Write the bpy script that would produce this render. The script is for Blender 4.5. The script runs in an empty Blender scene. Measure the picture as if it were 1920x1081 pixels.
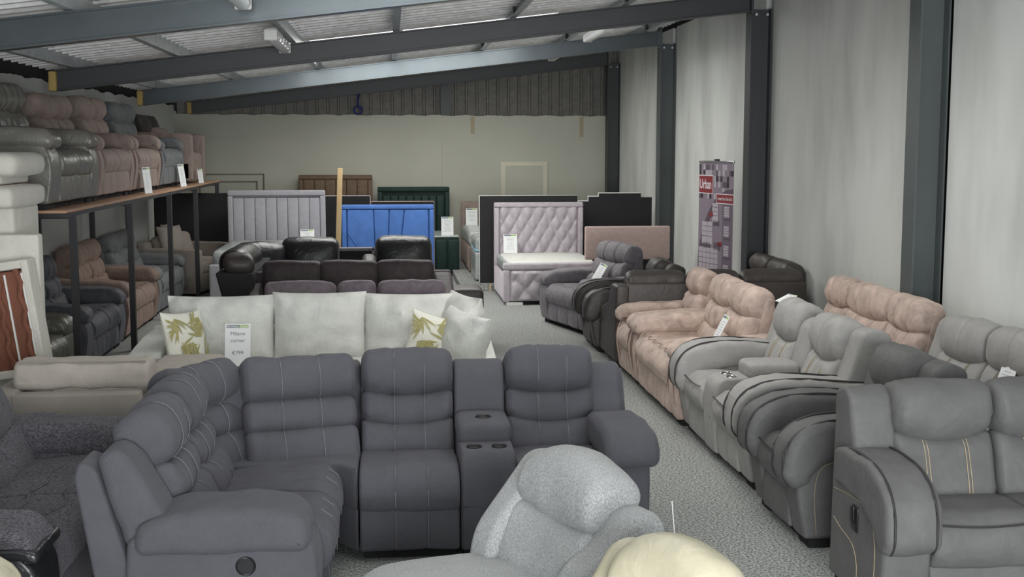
import bpy, math, random
import numpy as np
from mathutils import Vector, Matrix, noise
from mathutils.geometry import tessellate_polygon

random.seed(3)
C = bpy.context.scene.collection
R = math.radians
SC = bpy.context.scene

# ------------------------------------------------------------------ camera, world, lights, exposure
def make_camera():
    f, h = 2300.0, 2.1
    yaw, pit = math.atan(230/2300), math.atan(265.5/2300)
    fw = Vector((math.sin(yaw)*math.cos(pit), math.cos(yaw)*math.cos(pit), -math.sin(pit)))
    rt = Vector((math.cos(yaw), -math.sin(yaw), 0))
    up = rt.cross(fw)
    cd = bpy.data.cameras.new('camera'); cd.sensor_width = 36; cd.lens = f/1920*36
    cd.clip_start = .05; cd.clip_end = 200
    o = bpy.data.objects.new('camera', cd); C.objects.link(o)
    m = Matrix((rt, up, -fw)).transposed().to_4x4(); m.translation = (0, 0, h)
    o.matrix_world = m
    SC.camera = o
make_camera()
SC.view_settings.view_transform = 'Standard'
SC.view_settings.look = 'None'
SC.view_settings.gamma = 1
SC.view_settings.use_curve_mapping = False
SC.view_settings.exposure = 0.0

W = bpy.data.worlds.new('world'); SC.world = W; W.use_nodes = True
W.node_tree.nodes['Background'].inputs[0].default_value = (.97, .98, 1, 1)
W.node_tree.nodes['Background'].inputs[1].default_value = 1.15

def area(name, loc, sx, sy, power, rot=(0, 0, 0), col=(1, 1, 1), spread=180):
    l = bpy.data.lights.new(name, 'AREA'); l.shape = 'RECTANGLE'; l.size = sx; l.size_y = sy
    l.energy = power; l.color = col; l.spread = R(spread)
    o = bpy.data.objects.new(name, l); C.objects.link(o); o.location = loc; o.rotation_euler = rot
    return o
# daylight through the roof light between the second and third frame
area('rooflight_daylight', (.35, 15.4, 3.42), 3.2, 2.2, 125, (0, R(-7), 0), (1, .99, .95))
# (the near roof light, out of the frame above, is an emitting sheet of the ceiling)
area('rooflight_daylight_aisle', (1.8, 9.0, 3.5), 1.4, 2.6, 29, (0, R(-7), 0), (1, .985, .95), 136)
area('back_wall_fill', (0.4, 19.6, 3.1), 4.0, 1.6, 60, (0, R(-7), 0), (1, .99, .94))  # fill added to brighten the back wall, the roof is closed here
# soft fill light added behind the camera for surfaces that face it
area('front_fill_light', (.9, -2.5, 1.5), 3.6, 2.8, 780, (R(96), 0, R(2)), (.95, .97, 1))

# ------------------------------------------------------------------ materials
def lin(c):
    return tuple((v/255/12.92 if v/255 <= .04045 else ((v/255+.055)/1.055)**2.4) for v in c)

def base_mat(name):
    m = bpy.data.materials.new(name); m.use_nodes = True
    n = m.node_tree.nodes; l = m.node_tree.links
    b = n['Principled BSDF']
    return m, n, l, b

def plain(name, col, rough=.6, metal=0, spec=.4):
    m, n, l, b = base_mat(name)
    b.inputs['Base Color'].default_value = (*lin(col), 1)
    b.inputs['Roughness'].default_value = rough
    b.inputs['Metallic'].default_value = metal
    b.inputs['Specular IOR Level'].default_value = spec
    return m

def fabric(name, col, nap=.18, scale=6, rough=.85, fine=260, bump=.15, crease=.0, crease_scale=9, sheen=.25, spec=.25,
           fleck=0., stretch=(1, 1, 1), coat=0.):
    """cloth or hide: a mottled nap, a fine grain and soft creases"""
    m, n, l, b = base_mat(name)
    tc = n.new('ShaderNodeTexCoord')
    no = n.new('ShaderNodeTexNoise'); no.inputs['Scale'].default_value = scale; no.inputs['Detail'].default_value = 5
    no.inputs['Roughness'].default_value = .6; no.inputs['Distortion'].default_value = .6
    l.new(tc.outputs['Object'], no.inputs['Vector'])
    rp_ = n.new('ShaderNodeValToRGB')
    c = lin(col)
    rp_.color_ramp.elements[0].position = .3; rp_.color_ramp.elements[1].position = .72
    rp_.color_ramp.elements[0].color = (*[v*(1-nap) for v in c], 1)
    rp_.color_ramp.elements[1].color = (*[min(1, v*(1+nap)) for v in c], 1)
    l.new(no.outputs['Fac'], rp_.inputs['Fac'])
    mp = n.new('ShaderNodeMapping'); mp.inputs['Scale'].default_value = stretch
    l.new(tc.outputs['Object'], mp.inputs['Vector'])
    fi = n.new('ShaderNodeTexNoise'); fi.inputs['Scale'].default_value = fine; fi.inputs['Detail'].default_value = 2
    l.new(mp.outputs['Vector'], fi.inputs['Vector'])
    out = rp_.outputs['Color']
    if fleck:
        mx = n.new('ShaderNodeMix'); mx.data_type = 'RGBA'; mx.blend_type = 'MULTIPLY'
        r2 = n.new('ShaderNodeValToRGB'); r2.color_ramp.elements[0].position = .36; r2.color_ramp.elements[1].position = .64
        r2.color_ramp.elements[0].color = (1-fleck,)*3+(1,); r2.color_ramp.elements[1].color = (1+fleck*.6,)*3+(1,)
        l.new(fi.outputs['Fac'], r2.inputs['Fac'])
        mx.inputs['Factor'].default_value = 1
        l.new(out, mx.inputs['A']); l.new(r2.outputs['Color'], mx.inputs['B'])
        out = mx.outputs['Result']
    l.new(out, b.inputs['Base Color'])
    bp = n.new('ShaderNodeBump'); bp.inputs['Strength'].default_value = bump; bp.inputs['Distance'].default_value = .004
    l.new(fi.outputs['Fac'], bp.inputs['Height'])
    if crease:
        cr = n.new('ShaderNodeTexNoise'); cr.inputs['Scale'].default_value = crease_scale; cr.inputs['Detail'].default_value = 3
        cr.inputs['Distortion'].default_value = 1.6
        l.new(tc.outputs['Object'], cr.inputs['Vector'])
        b2 = n.new('ShaderNodeBump'); b2.inputs['Strength'].default_value = crease; b2.inputs['Distance'].default_value = .03
        l.new(cr.outputs['Fac'], b2.inputs['Height']); l.new(b2.outputs['Normal'], bp.inputs['Normal'])
    l.new(bp.outputs['Normal'], b.inputs['Normal'])
    b.inputs['Roughness'].default_value = rough
    b.inputs['Specular IOR Level'].default_value = spec
    b.inputs['Sheen Weight'].default_value = sheen
    b.inputs['Sheen Roughness'].default_value = .5
    b.inputs['Sheen Tint'].default_value = (*[min(1, v*2+.08) for v in c], 1)
    return m

def leather(name, col, rough=.38, crease=.25):
    return fabric(name, col, nap=.14, scale=5, rough=rough, fine=130, bump=.12, crease=crease, crease_scale=8, sheen=0, spec=.5)

def emit(name, col, s):
    m, n, l, b = base_mat(name)
    b.inputs['Base Color'].default_value = (*col, 1)
    b.inputs['Emission Color'].default_value = (*col, 1); b.inputs['Emission Strength'].default_value = s
    return m

M = dict(
    blue=fabric('slate_blue_fabric', (75, 75, 80), nap=.07, scale=8, fine=240, bump=.12, crease=.12, fleck=.10),
    lightgrey=fabric('light_grey_weave', (158, 160, 160), nap=.05, fine=320, bump=.3, crease=.12, fleck=.36, stretch=(1, 1, .3), sheen=.1),
    creamhide=leather('cream_hide', (184, 178, 154), .42, .2),
    sage=fabric('sage_linen', (214, 215, 209), nap=.06, scale=10, fine=320, bump=.22, crease=.4, crease_scale=5, fleck=.16),
    greyhide=fabric('grey_suede', (92, 92, 91), nap=.13, scale=7, rough=.6, fine=90, bump=.05, crease=.18, sheen=.12, spec=.3),
    palehide=fabric('pale_grey_suede', (152, 150, 147), nap=.09, scale=7, rough=.58, fine=90, bump=.05, crease=.18, sheen=.12, spec=.3),
    pink=fabric('dusty_pink_suede', (184, 164, 153), nap=.32, scale=9, rough=.65, fine=120, bump=.05, crease=.25, sheen=.3),
    choc=leather('dark_brown_hide', (66, 60, 57), .5, .2),
    tuft=fabric('charcoal_grey_velvet', (112, 108, 112), nap=.22, scale=8, rough=.6, fine=160, bump=.05, crease=.25, sheen=.4),
    plum=fabric('plum_grey_velvet', (118, 108, 115), nap=.24, scale=12, rough=.6, fine=160, bump=.05, crease=.25, sheen=.5),
    velvet=fabric('dark_umber_velvet', (64, 57, 58), nap=.3, scale=8, rough=.6, fine=160, bump=.05, crease=.2, sheen=.35),
    black=leather('black_hide', (34, 35, 38), .3, .25),
    tweed=fabric('charcoal_tweed', (80, 79, 84), nap=.12, scale=14, fine=150, bump=.35, crease=.15, fleck=.55, stretch=(.5, .5, 1.6)),
    cream=fabric('cream_suede', (204, 202, 192), nap=.06, scale=6, rough=.75, fine=150, bump=.05, crease=.25, sheen=.2),
    cream2=fabric('stone_suede', (140, 134, 127), nap=.06, scale=6, rough=.75, fine=150, bump=.05, crease=.05, sheen=.2),
    rust=fabric('rust_lining_cloth', (122, 80, 64), nap=.12, scale=5, fine=200, bump=.1, crease=.4, sheen=.1),
    taupe=leather('taupe_hide', (112, 110, 104), .34, .25),
    olive=leather('olive_hide', (98, 97, 88), .32, .35),
    mauve=fabric('mauve_brown_velvet', (136, 122, 115), nap=.2, scale=9, rough=.65, fine=160, bump=.05, crease=.25, sheen=.3),
    steel=fabric('steel_grey_velvet', (98, 100, 102), nap=.2, scale=9, rough=.6, fine=160, bump=.05, crease=.22, sheen=.35),
    slatedark=fabric('dark_slate_velvet', (78, 79, 84), nap=.25, scale=9, rough=.6, fine=160, bump=.05, crease=.25, sheen=.4),
    brown=fabric('tan_brown_velvet', (128, 110, 101), nap=.22, scale=9, rough=.65, fine=160, bump=.05, crease=.25, sheen=.35),
    sand=fabric('taupe_chenille', (142, 134, 126), nap=.12, scale=10, fine=120, bump=.15, crease=.2, sheen=.2, fleck=.15),
    lilac=fabric('lilac_grey_velvet', (180, 172, 178), nap=.16, scale=10, rough=.6, fine=200, bump=.05, crease=.1, sheen=.5),
    channel=fabric('grey_plush', (172, 171, 177), nap=.08, scale=10, rough=.7, fine=200, bump=.05, crease=.06, sheen=.3),
    royal=fabric('royal_blue_velvet', (70, 108, 172), nap=.14, scale=6, rough=.55, fine=200, bump=.05, crease=.08, sheen=.3),
    walnut=fabric('brown_plush', (104, 86, 70), nap=.2, scale=10, rough=.6, fine=200, bump=.05, crease=.08, sheen=.3),
    green=fabric('bottle_green_velvet', (28, 50, 44), nap=.25, scale=9, rough=.55, fine=200, bump=.05, crease=.12, sheen=.2),
    blush=fabric('blush_chenille', (182, 160, 154), nap=.08, scale=22, fine=120, bump=.15, fleck=.15),
    lining=fabric('black_lining_cloth', (46, 46, 48), nap=.08, scale=4, fine=240, bump=.05, crease=.1, sheen=.05),
    quilt=fabric('mattress_ticking', (214, 214, 208), nap=.04, scale=12, fine=160, bump=.1, crease=.25, rough=.6),
    bluequilt=fabric('mattress_blue_border', (150, 196, 220), nap=.06, scale=12, fine=160, bump=.1, rough=.6),
    plastic_wrap=fabric('milky_wrap', (176, 182, 180), nap=.1, scale=12, rough=.22, fine=40, bump=.15, crease=.5, crease_scale=7, sheen=0, spec=.6),
    pipe_dark=plain('dark_piping', (48, 46, 48), .6), pipe_pink=plain('brown_piping', (120, 92, 84), .7),
    pipe_grey=plain('grey_piping', (90, 90, 92), .7), stitch=plain('tan_thread', (168, 152, 124), .8),
    stitch_blue=plain('slate_thread', (112, 114, 120), .8),
    black_plastic=plain('black_plastic', (22, 22, 24), .35), chrome=plain('chrome', (200, 200, 200), .15, 1),
    dark=plain('dark_underframe', (24, 24, 25), .8), steel_black=plain('black_box_steel', (38, 38, 40), .45, 0, .5),
    wood=fabric('varnished_board', (178, 142, 116), nap=.12, scale=3, rough=.45, fine=40, bump=.03, sheen=0, stretch=(12, 1, 12)),
    pine=fabric('pine_batten', (214, 186, 140), nap=.08, scale=4, rough=.6, fine=30, bump=.03, sheen=0, stretch=(8, 8, .6)),
    card=plain('white_card', (236, 238, 238), .5), navy=plain('header_slate', (108, 122, 132), .5),
    lime=plain('header_lime', (164, 196, 110), .5), ink=plain('grey_ink', (120, 122, 126), .6), faint=plain('faint_ink', (176, 178, 182), .6),
    white=plain('white_edge', (220, 220, 216), .6), tube=plain('tube_diffuser', (225, 226, 226), .3),
    tape=plain('brown_tape', (158, 146, 118), .5), foam=plain('yellow_foam', (176, 152, 96), .9), rope=plain('blue_rope', (38, 44, 92), .7),
    redprint=plain('red_print', (138, 48, 52), .5), whiteprint=plain('white_print', (232, 226, 228), .5),
    plumprint=plain('dark_plum_print', (98, 84, 96), .5), paleprint=plain('pale_mauve_print', (186, 177, 185), .5),
    midprint=plain('mid_mauve_print', (142, 129, 140), .5), greyprint=plain('dusky_print', (116, 104, 116), .5),
)

def wall_mat(name, col, mottle=.1, streak=0.):  # darkens the colour in noise patches, drawn out upright where streak is set
    m, n, l, b = base_mat(name)
    tc = n.new('ShaderNodeTexCoord')
    mp = n.new('ShaderNodeMapping'); mp.inputs['Scale'].default_value = (1.5, 1.5, .5) if streak else (1, 1, 1)
    l.new(tc.outputs['Object'], mp.inputs['Vector'])
    a = n.new('ShaderNodeTexNoise'); a.inputs['Scale'].default_value = 1.1; a.inputs['Detail'].default_value = 6
    l.new(mp.outputs['Vector'], a.inputs['Vector'])
    r = n.new('ShaderNodeValToRGB'); c = lin(col)
    r.color_ramp.elements[0].position = .32; r.color_ramp.elements[1].position = .6
    r.color_ramp.elements[0].color = (*[v*(1-mottle) for v in c], 1); r.color_ramp.elements[1].color = (*c, 1)
    l.new(a.outputs['Fac'], r.inputs['Fac']); l.new(r.outputs['Color'], b.inputs['Base Color'])
    g = n.new('ShaderNodeTexNoise'); g.inputs['Scale'].default_value = 90
    l.new(tc.outputs['Object'], g.inputs['Vector'])
    bp = n.new('ShaderNodeBump'); bp.inputs['Strength'].default_value = .06; bp.inputs['Distance'].default_value = .005
    l.new(g.outputs['Fac'], bp.inputs['Height']); l.new(bp.outputs['Normal'], b.inputs['Normal'])
    b.inputs['Roughness'].default_value = .85
    return m

def carpet_mat():
    m, n, l, b = base_mat('charcoal_carpet')
    tc = n.new('ShaderNodeTexCoord')
    a = n.new('ShaderNodeTexNoise'); a.inputs['Scale'].default_value = 75; a.inputs['Detail'].default_value = 3
    l.new(tc.outputs['Object'], a.inputs['Vector'])
    r = n.new('ShaderNodeValToRGB')
    for p, col in ((0, (92, 94, 92)), (1, (188, 190, 187))):
        e = r.color_ramp.elements[p]; e.color = (*lin(col), 1)
    r.color_ramp.elements[0].position = .35; r.color_ramp.elements[1].position = .68
    l.new(a.outputs['Fac'], r.inputs['Fac'])
    w = n.new('ShaderNodeTexNoise'); w.inputs['Scale'].default_value = .9; w.inputs['Detail'].default_value = 4
    l.new(tc.outputs['Object'], w.inputs['Vector'])
    r2 = n.new('ShaderNodeValToRGB'); r2.color_ramp.elements[0].color = (.85, .85, .85, 1); r2.color_ramp.elements[1].color = (1.1, 1.1, 1.08, 1)
    l.new(w.outputs['Fac'], r2.inputs['Fac'])
    mx = n.new('ShaderNodeMix'); mx.data_type = 'RGBA'; mx.blend_type = 'MULTIPLY'; mx.inputs['Factor'].default_value = 1
    l.new(r.outputs['Color'], mx.inputs['A']); l.new(r2.outputs['Color'], mx.inputs['B'])
    l.new(mx.outputs['Result'], b.inputs['Base Color'])
    bp = n.new('ShaderNodeBump'); bp.inputs['Strength'].default_value = .5; bp.inputs['Distance'].default_value = .006
    l.new(a.outputs['Fac'], bp.inputs['Height']); l.new(bp.outputs['Normal'], b.inputs['Normal'])
    b.inputs['Roughness'].default_value = .95; b.inputs['Specular IOR Level'].default_value = .1
    return m

def leaf_print():
    m, n, l, b = base_mat('palm_leaf_print')
    tc = n.new('ShaderNodeTexCoord')
    nz = n.new('ShaderNodeTexNoise'); nz.inputs['Scale'].default_value = 30; nz.inputs['Detail'].default_value = 2
    l.new(tc.outputs['Object'], nz.inputs['Vector'])
    r = n.new('ShaderNodeValToRGB')
    r.color_ramp.elements[0].color = (*lin((140, 138, 84)), 1); r.color_ramp.elements[1].color = (*lin((186, 176, 122)), 1)
    l.new(nz.outputs['Fac'], r.inputs['Fac']); l.new(r.outputs['Color'], b.inputs['Base Color'])
    b.inputs['Roughness'].default_value = .8
    return m

def galv(name, col, rough=.45):
    m, n, l, b = base_mat(name)
    tc = n.new('ShaderNodeTexCoord')
    a = n.new('ShaderNodeTexVoronoi'); a.inputs['Scale'].default_value = 14
    l.new(tc.outputs['Object'], a.inputs['Vector'])
    r = n.new('ShaderNodeValToRGB'); c = lin(col)
    r.color_ramp.elements[0].color = (*[v*.8 for v in c], 1); r.color_ramp.elements[1].color = (*[min(1, v*1.15) for v in c], 1)
    l.new(a.outputs['Color'], r.inputs['Fac']); l.new(r.outputs['Color'], b.inputs['Base Color'])
    b.inputs['Roughness'].default_value = rough; b.inputs['Metallic'].default_value = .08
    return m

M['stonecush'] = fabric('stone_cushion_suede', (166, 159, 151), nap=.06, scale=6, rough=.75, fine=150, bump=.05, crease=.3, sheen=.2)
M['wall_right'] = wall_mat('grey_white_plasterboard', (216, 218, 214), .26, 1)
M['wall_back'] = wall_mat('cream_plasterboard', (180, 180, 168), .06)
M['wall_left'] = wall_mat('white_plasterboard', (206, 209, 206), .06)
M['carpet'] = carpet_mat()
M['leaf'] = leaf_print()
M['plaster'] = wall_mat('plaster_band', (206, 202, 184), .12)
M['leafcloth'] = fabric('white_cushion_cloth', (228, 227, 214), nap=.03, fine=300, bump=.1, crease=.2)
M['roof'] = galv('white_roof_sheet', (244, 243, 240), .5)
M['galv'] = galv('galvanised_purlin', (178, 184, 186), .4)
M['beam'] = fabric('grey_painted_steel', (92, 99, 102), nap=.06, scale=4, rough=.28, fine=60, bump=.01, sheen=0, spec=.9)
_b = M['beam'].node_tree.nodes['Principled BSDF']; _b.inputs['Metallic'].default_value = .75; _b.inputs['Sheen Weight'].default_value = 0
M['column'] = fabric('column_steel', (82, 88, 88), nap=.06, scale=4, rough=.5, fine=60, bump=.01, sheen=0, spec=.3)
M['beam_dark'] = fabric('dark_painted_steel', (50, 54, 56), nap=.05, scale=4, rough=.45, fine=60, bump=.02, sheen=0, spec=.5)
M['clad'] = galv('grey_cladding_sheet', (112, 110, 104), .6)
M['skylight'] = emit('roof_light_sheet', (1, 1, .98), 2.2)
M['skylight_near'] = emit('near_roof_light_sheet', (1, 1, .98), 2.0)

# ------------------------------------------------------------------ mesh helpers
class MB:
    def __init__(s): s.V = []; s.F = []; s.n = 0
    def add(s, v, f, T=None):
        v = np.asarray(v, float)
        if T is not None:
            A = np.array(T); v = v @ A[:3, :3].T + A[:3, 3]
        s.V.append(v); s.F += [tuple(i+s.n for i in q) for q in f]; s.n += len(v)
    def build(s, name, mat, parent=None, ang=42):
        me = bpy.data.meshes.new(name)
        me.from_pydata(np.concatenate(s.V).tolist(), [], s.F)
        me.materials.append(M[mat] if isinstance(mat, str) else mat)
        me.polygons.foreach_set('use_smooth', [True]*len(me.polygons))
        me.set_sharp_from_angle(angle=R(ang))
        o = bpy.data.objects.new(name, me); C.objects.link(o)
        if parent is not None: o.parent = parent
        return o

def tag(o, label=None, cat=None, group=None, kind=None):
    if label: o['label'] = label
    if cat: o['category'] = cat
    if group: o['group'] = group
    if kind: o['kind'] = kind
    return o

def thing(name, label, cat, loc=(0, 0, 0), rz=0, group=None):
    o = bpy.data.objects.new(name, None); C.objects.link(o)
    o.empty_display_size = .1
    o.location = loc; o.rotation_euler = (0, 0, R(rz))
    return tag(o, label, cat, group)

def T(x=0, y=0, z=0, rz=0, rx=0, ry=0):
    return Matrix.Translation((x, y, z)) @ Matrix.Rotation(R(rz), 4, 'Z') @ Matrix.Rotation(R(ry), 4, 'Y') @ Matrix.Rotation(R(rx), 4, 'X')

def rp(pts, r=.03, seg=4, sub=.12):
    """polygon with rounded corners, long edges split"""
    out = []; n = len(pts)
    rs = r if isinstance(r, (list, tuple)) else [r]*n
    P = [np.array(p, float) for p in pts]
    for i in range(n):
        a, b, c = P[i-1], P[i], P[(i+1) % n]
        u = (a-b); lu = np.linalg.norm(u); v = (c-b); lv = np.linalg.norm(v)
        d = min(rs[i], lu*.48, lv*.48)
        p0 = b+u/lu*d; p2 = b+v/lv*d
        for k in range(seg+1):
            t = k/seg
            out.append((1-t)**2*p0+2*t*(1-t)*b+t*t*p2)
    res = []
    for i in range(len(out)):
        a, b = out[i], out[(i+1) % len(out)]
        L = np.linalg.norm(b-a)
        if L < 1e-5: continue
        k = max(1, int(L/sub))
        for j in range(k): res.append(a+(b-a)*j/k)
    return np.array(res)

def sup(cy, cz, a, b, ang, n=2.6, N=30):
    """superellipse: half length a along ang, half thickness b"""
    t = np.linspace(0, 2*math.pi, N, endpoint=False)
    c, s = np.cos(t), np.sin(t)
    x = a*np.sign(c)*np.abs(c)**(2/n); y = b*np.sign(s)*np.abs(s)**(2/n)
    ca, sa = math.cos(ang), math.sin(ang)
    return np.stack([cy+x*ca-y*sa, cz+x*sa+y*ca], 1)

def smooth(pts, n=6):
    P = [Vector(p) for p in pts]; out = []
    for i in range(len(P)-1):
        a, b, c, d = P[max(0, i-1)], P[i], P[i+1], P[min(len(P)-1, i+2)]
        for k in range(n):
            t = k/n
            out.append(tuple(.5*((2*b)+(c-a)*t+(2*a-5*b+4*c-d)*t*t+(3*b-a-3*c+d)*t**3)))
    return out+[tuple(P[-1])]

def ccw(P):
    x, y = P[:, 0], P[:, 1]
    A = np.sum(x*np.roll(y, -1)-np.roll(x, -1)*y)
    return P if A > 0 else P[::-1].copy()

def normals2(P):
    e = np.roll(P, -1, 0)-np.roll(P, 1, 0)
    nrm = np.stack([e[:, 1], -e[:, 0]], 1)
    return nrm/np.maximum(np.linalg.norm(nrm, axis=1, keepdims=True), 1e-9)

def thick(P, N):
    """how far each profile point may move inwards before it meets the other side"""
    A = P; B = np.roll(P, -1, 0); k = len(P); out = np.full(k, 9.)
    e = B-A
    for j in range(k):
        o = P[j]-N[j]*1e-4; d = -N[j]
        den = d[0]*e[:, 1]-d[1]*e[:, 0]; den = np.where(np.abs(den) < 1e-9, 1e-9, den)
        w = A-o
        t = (w[:, 0]*e[:, 1]-w[:, 1]*e[:, 0])/den; u = (w[:, 0]*d[1]-w[:, 1]*d[0])/den
        ok = (t > 2e-3) & (u >= 0) & (u <= 1)
        ok[j] = ok[j-1] = False
        if ok.any(): out[j] = t[ok].min()
    return out*.46

def loft(mb, prof, e0, e1, ax='x', er=.03, n=6, bulge=0., seams=(), sd=.012, sw=.02, tf=None, wob=0., wf=7., warp=None, erk=4, ruck=0.):
    P = ccw(np.asarray(prof, float)); N = normals2(P)
    L = e1-e0
    a_, c_ = np.roll(P, 1, 0), np.roll(P, -1, 0)
    cr = (P[:, 0]-a_[:, 0])*(c_[:, 1]-P[:, 1])-(P[:, 1]-a_[:, 1])*(c_[:, 0]-P[:, 0])
    ab = np.linalg.norm(P-a_, axis=1)*np.linalg.norm(c_-P, axis=1)*np.linalg.norm(c_-a_, axis=1)
    rad = np.where(cr > 1e-9, ab/np.maximum(2*cr, 1e-9), 9.)
    er = min(er, L*.45, max(.012, 1.1*float(np.sort(rad)[1]))); lim = thick(P, N)
    lim = np.minimum(lim, np.minimum(np.roll(lim, 1), np.roll(lim, -1)))
    es = {}
    for k in range(erk+1):
        s = er*(1-math.cos(k/erk*math.pi/2)); ins = er-math.sqrt(max(0, er*er-(er-s)**2))
        es[round(e0+s, 5)] = ins; es[round(e1-s, 5)] = ins
    for k in range(1, n):
        es.setdefault(round(e0+er+(L-2*er)*k/n, 5), 0.)
    for sm in seams:
        for d in (-sw, -sw*.5, -sw*.2, 0, sw*.2, sw*.5, sw):
            e = round(sm+d, 5)
            if e0 < e < e1: es.setdefault(e, 0.)
    if ruck:
        for k in range(18):
            es.setdefault(round(e0+er*.6+k*.011, 5), 0.); es.setdefault(round(e1-er*.6-k*.011, 5), 0.)
    keys = sorted(es); S = []
    for e in keys:
        ins = es[e] if es[e] else (max(0, er-math.sqrt(max(0, er*er-(er-min(er, e-e0, e1-e))**2))) if min(e-e0, e1-e) < er else 0)
        t = (e-e0)/L
        g = -ins + bulge*(1-(2*t-1)**2)
        for sm in seams:
            d = abs(e-sm)/sw
            if d < 1: g -= sd*(1-d**.7)
        Q = P+N*np.maximum(g, -lim)[:, None]
        S.append(Q)
    S = np.array(S); k = P.shape[0]; m = len(keys)
    E = np.repeat(np.array(keys)[:, None], k, 1)
    if wob or ruck:
        for i in range(m):
            de = min(keys[i]-e0, e1-keys[i])
            for j in range(k):
                q = S[i, j]
                g = wob*noise.noise(Vector((keys[i]*wf, q[0]*wf, q[1]*wf)))
                if ruck and de < .16:
                    g += ruck*(1-de/.16)*noise.noise(Vector((keys[i]*5, q[0]*34, q[1]*34)))
                S[i, j] += N[j]*g
    if ax == 'x': V = np.stack([E, S[:, :, 0], S[:, :, 1]], 2)
    elif ax == 'y': V = np.stack([S[:, :, 0], E, S[:, :, 1]], 2)
    else: V = np.stack([S[:, :, 0], S[:, :, 1], E], 2)
    V = V.reshape(-1, 3)
    if warp is not None: V = warp(V)
    F = []
    for i in range(m-1):
        for j in range(k):
            a, b = i*k+j, i*k+(j+1) % k
            F.append((a, b, b+k, a+k))
    for Q, base, up_ in ((S[0], 0, False), (S[-1], (m-1)*k, True)):
        for t in tessellate_polygon([[Vector((p[0], p[1], 0)) for p in Q]]):
            a, b, c = t
            ar = (Q[b][0]-Q[a][0])*(Q[c][1]-Q[a][1])-(Q[b][1]-Q[a][1])*(Q[c][0]-Q[a][0])
            if abs(ar) < 1e-10: continue
            if (ar < 0) == up_: b, c = c, b
            F.append((base+a, base+b, base+c))
    if ax == 'y': F = [q[::-1] for q in F]
    mb.add(V, F, tf)

def rbox(mb, c, size, r=.02, puff=(0, 0, 0), n=4, tf=None, wob=0., wf=8.):
    h = np.array(size)/2.; r = min(r, min(h)*.999)
    def axis(k):
        a = [-h[k]+r*(1-math.cos(t)) for t in np.linspace(0, math.pi/2, 4)]
        inner = list(np.linspace(-h[k]+r, h[k]-r, n+1)[1:-1]) if h[k]-r > 1e-4 else []
        s = sorted(set(np.round(a+inner+[-v for v in a], 6)))
        return np.array(s)
    vs = []; fs = []; off = 0
    for k in range(3):
        i, j = (k+1) % 3, (k+2) % 3
        A, B = axis(i), axis(j)
        for sg in (-1, 1):
            g = np.zeros((len(A), len(B), 3)); g[:, :, i] = A[:, None]; g[:, :, j] = B[None, :]; g[:, :, k] = sg*h[k]
            vs.append(g.reshape(-1, 3))
            for a in range(len(A)-1):
                for b in range(len(B)-1):
                    q = [off+a*len(B)+b, off+(a+1)*len(B)+b, off+(a+1)*len(B)+b+1, off+a*len(B)+b+1]
                    fs.append(q if sg > 0 else q[::-1])
            off += len(A)*len(B)
    V = np.concatenate(vs)
    inn = np.clip(V, -(h-r), h-r); d = V-inn; ln = np.maximum(np.linalg.norm(d, axis=1, keepdims=True), 1e-9)
    V = inn+d/ln*r
    U = V/h; W2 = np.clip(1-U*U, 0, 1)
    D = np.zeros_like(V)
    for k in range(3):
        i, j = (k+1) % 3, (k+2) % 3
        D[:, k] = U[:, k]*puff[k]*W2[:, i]**.7*W2[:, j]**.7
    key, inv = np.unique(np.round(V, 5), axis=0, return_inverse=True)
    inv = inv.reshape(-1)
    first = np.zeros(len(key), int); first[inv] = np.arange(len(V))
    V2 = (V+D)[first]
    if wob:
        for q in range(len(V2)):
            p = V2[q]; s = wob*noise.noise(Vector((p[0]+c[0], p[1]+c[1], p[2]+c[2]))*wf)
            nn = p/h; V2[q] = p+s*nn/max(1e-6, np.linalg.norm(nn))
    F = []
    for q in fs:
        t = [int(inv[i]) for i in q]
        u = [t[i] for i in range(4) if t[i] != t[i-1]]
        if len(set(u)) >= 3: F.append(tuple(u))
    mb.add(V2+np.array(c), F, tf)

def box(mb, x0, x1, y0, y1, z0, z1, tf=None):
    v = [(x, y, z) for z in (z0, z1) for y in (y0, y1) for x in (x0, x1)]
    mb.add(v, [(0, 2, 3, 1), (4, 5, 7, 6), (0, 1, 5, 4), (2, 6, 7, 3), (0, 4, 6, 2), (1, 3, 7, 5)], tf)

def pillow(mb, w, h, t, tf=None, n=14, pinch=.07, wob=.012, seed=0, flat=.42):
    u = np.sin(np.linspace(-math.pi/2, math.pi/2, n+1)); V = []; F = []
    for sd_ in (-1, 1):
        for a in u:
            for b in u:
                x = w/2*a*(1-pinch*(1-b*b)); z = h/2*b*(1-pinch*(1-a*a))
                th = max(0, (1-a*a)*(1-b*b))**flat*t/2
                e_ = max(abs(a), abs(b)); s_ = b if abs(a) > abs(b) else a
                ru = .022*max(0, (e_-.55)/.45)*noise.noise(Vector((s_*7+seed, (a > b)*3.1+(a > -b)*7.7, sd_)))
                th = max(0, th+ru*min(1, th*20))
                q = noise.noise(Vector((x*9+seed, z*9, sd_*3)))*wob*(1 if abs(a) < .98 and abs(b) < .98 else 0)
                V.append((x, sd_*(th+q*min(1, th*30)), z))
    m = n+1
    for s in (0, 1):
        for i in range(n):
            for j in range(n):
                q = [s*m*m+i*m+j, s*m*m+(i+1)*m+j, s*m*m+(i+1)*m+j+1, s*m*m+i*m+j+1]
                F.append(tuple(q if s == 0 else q[::-1]))
    mb.add(V, F, tf)

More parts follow.
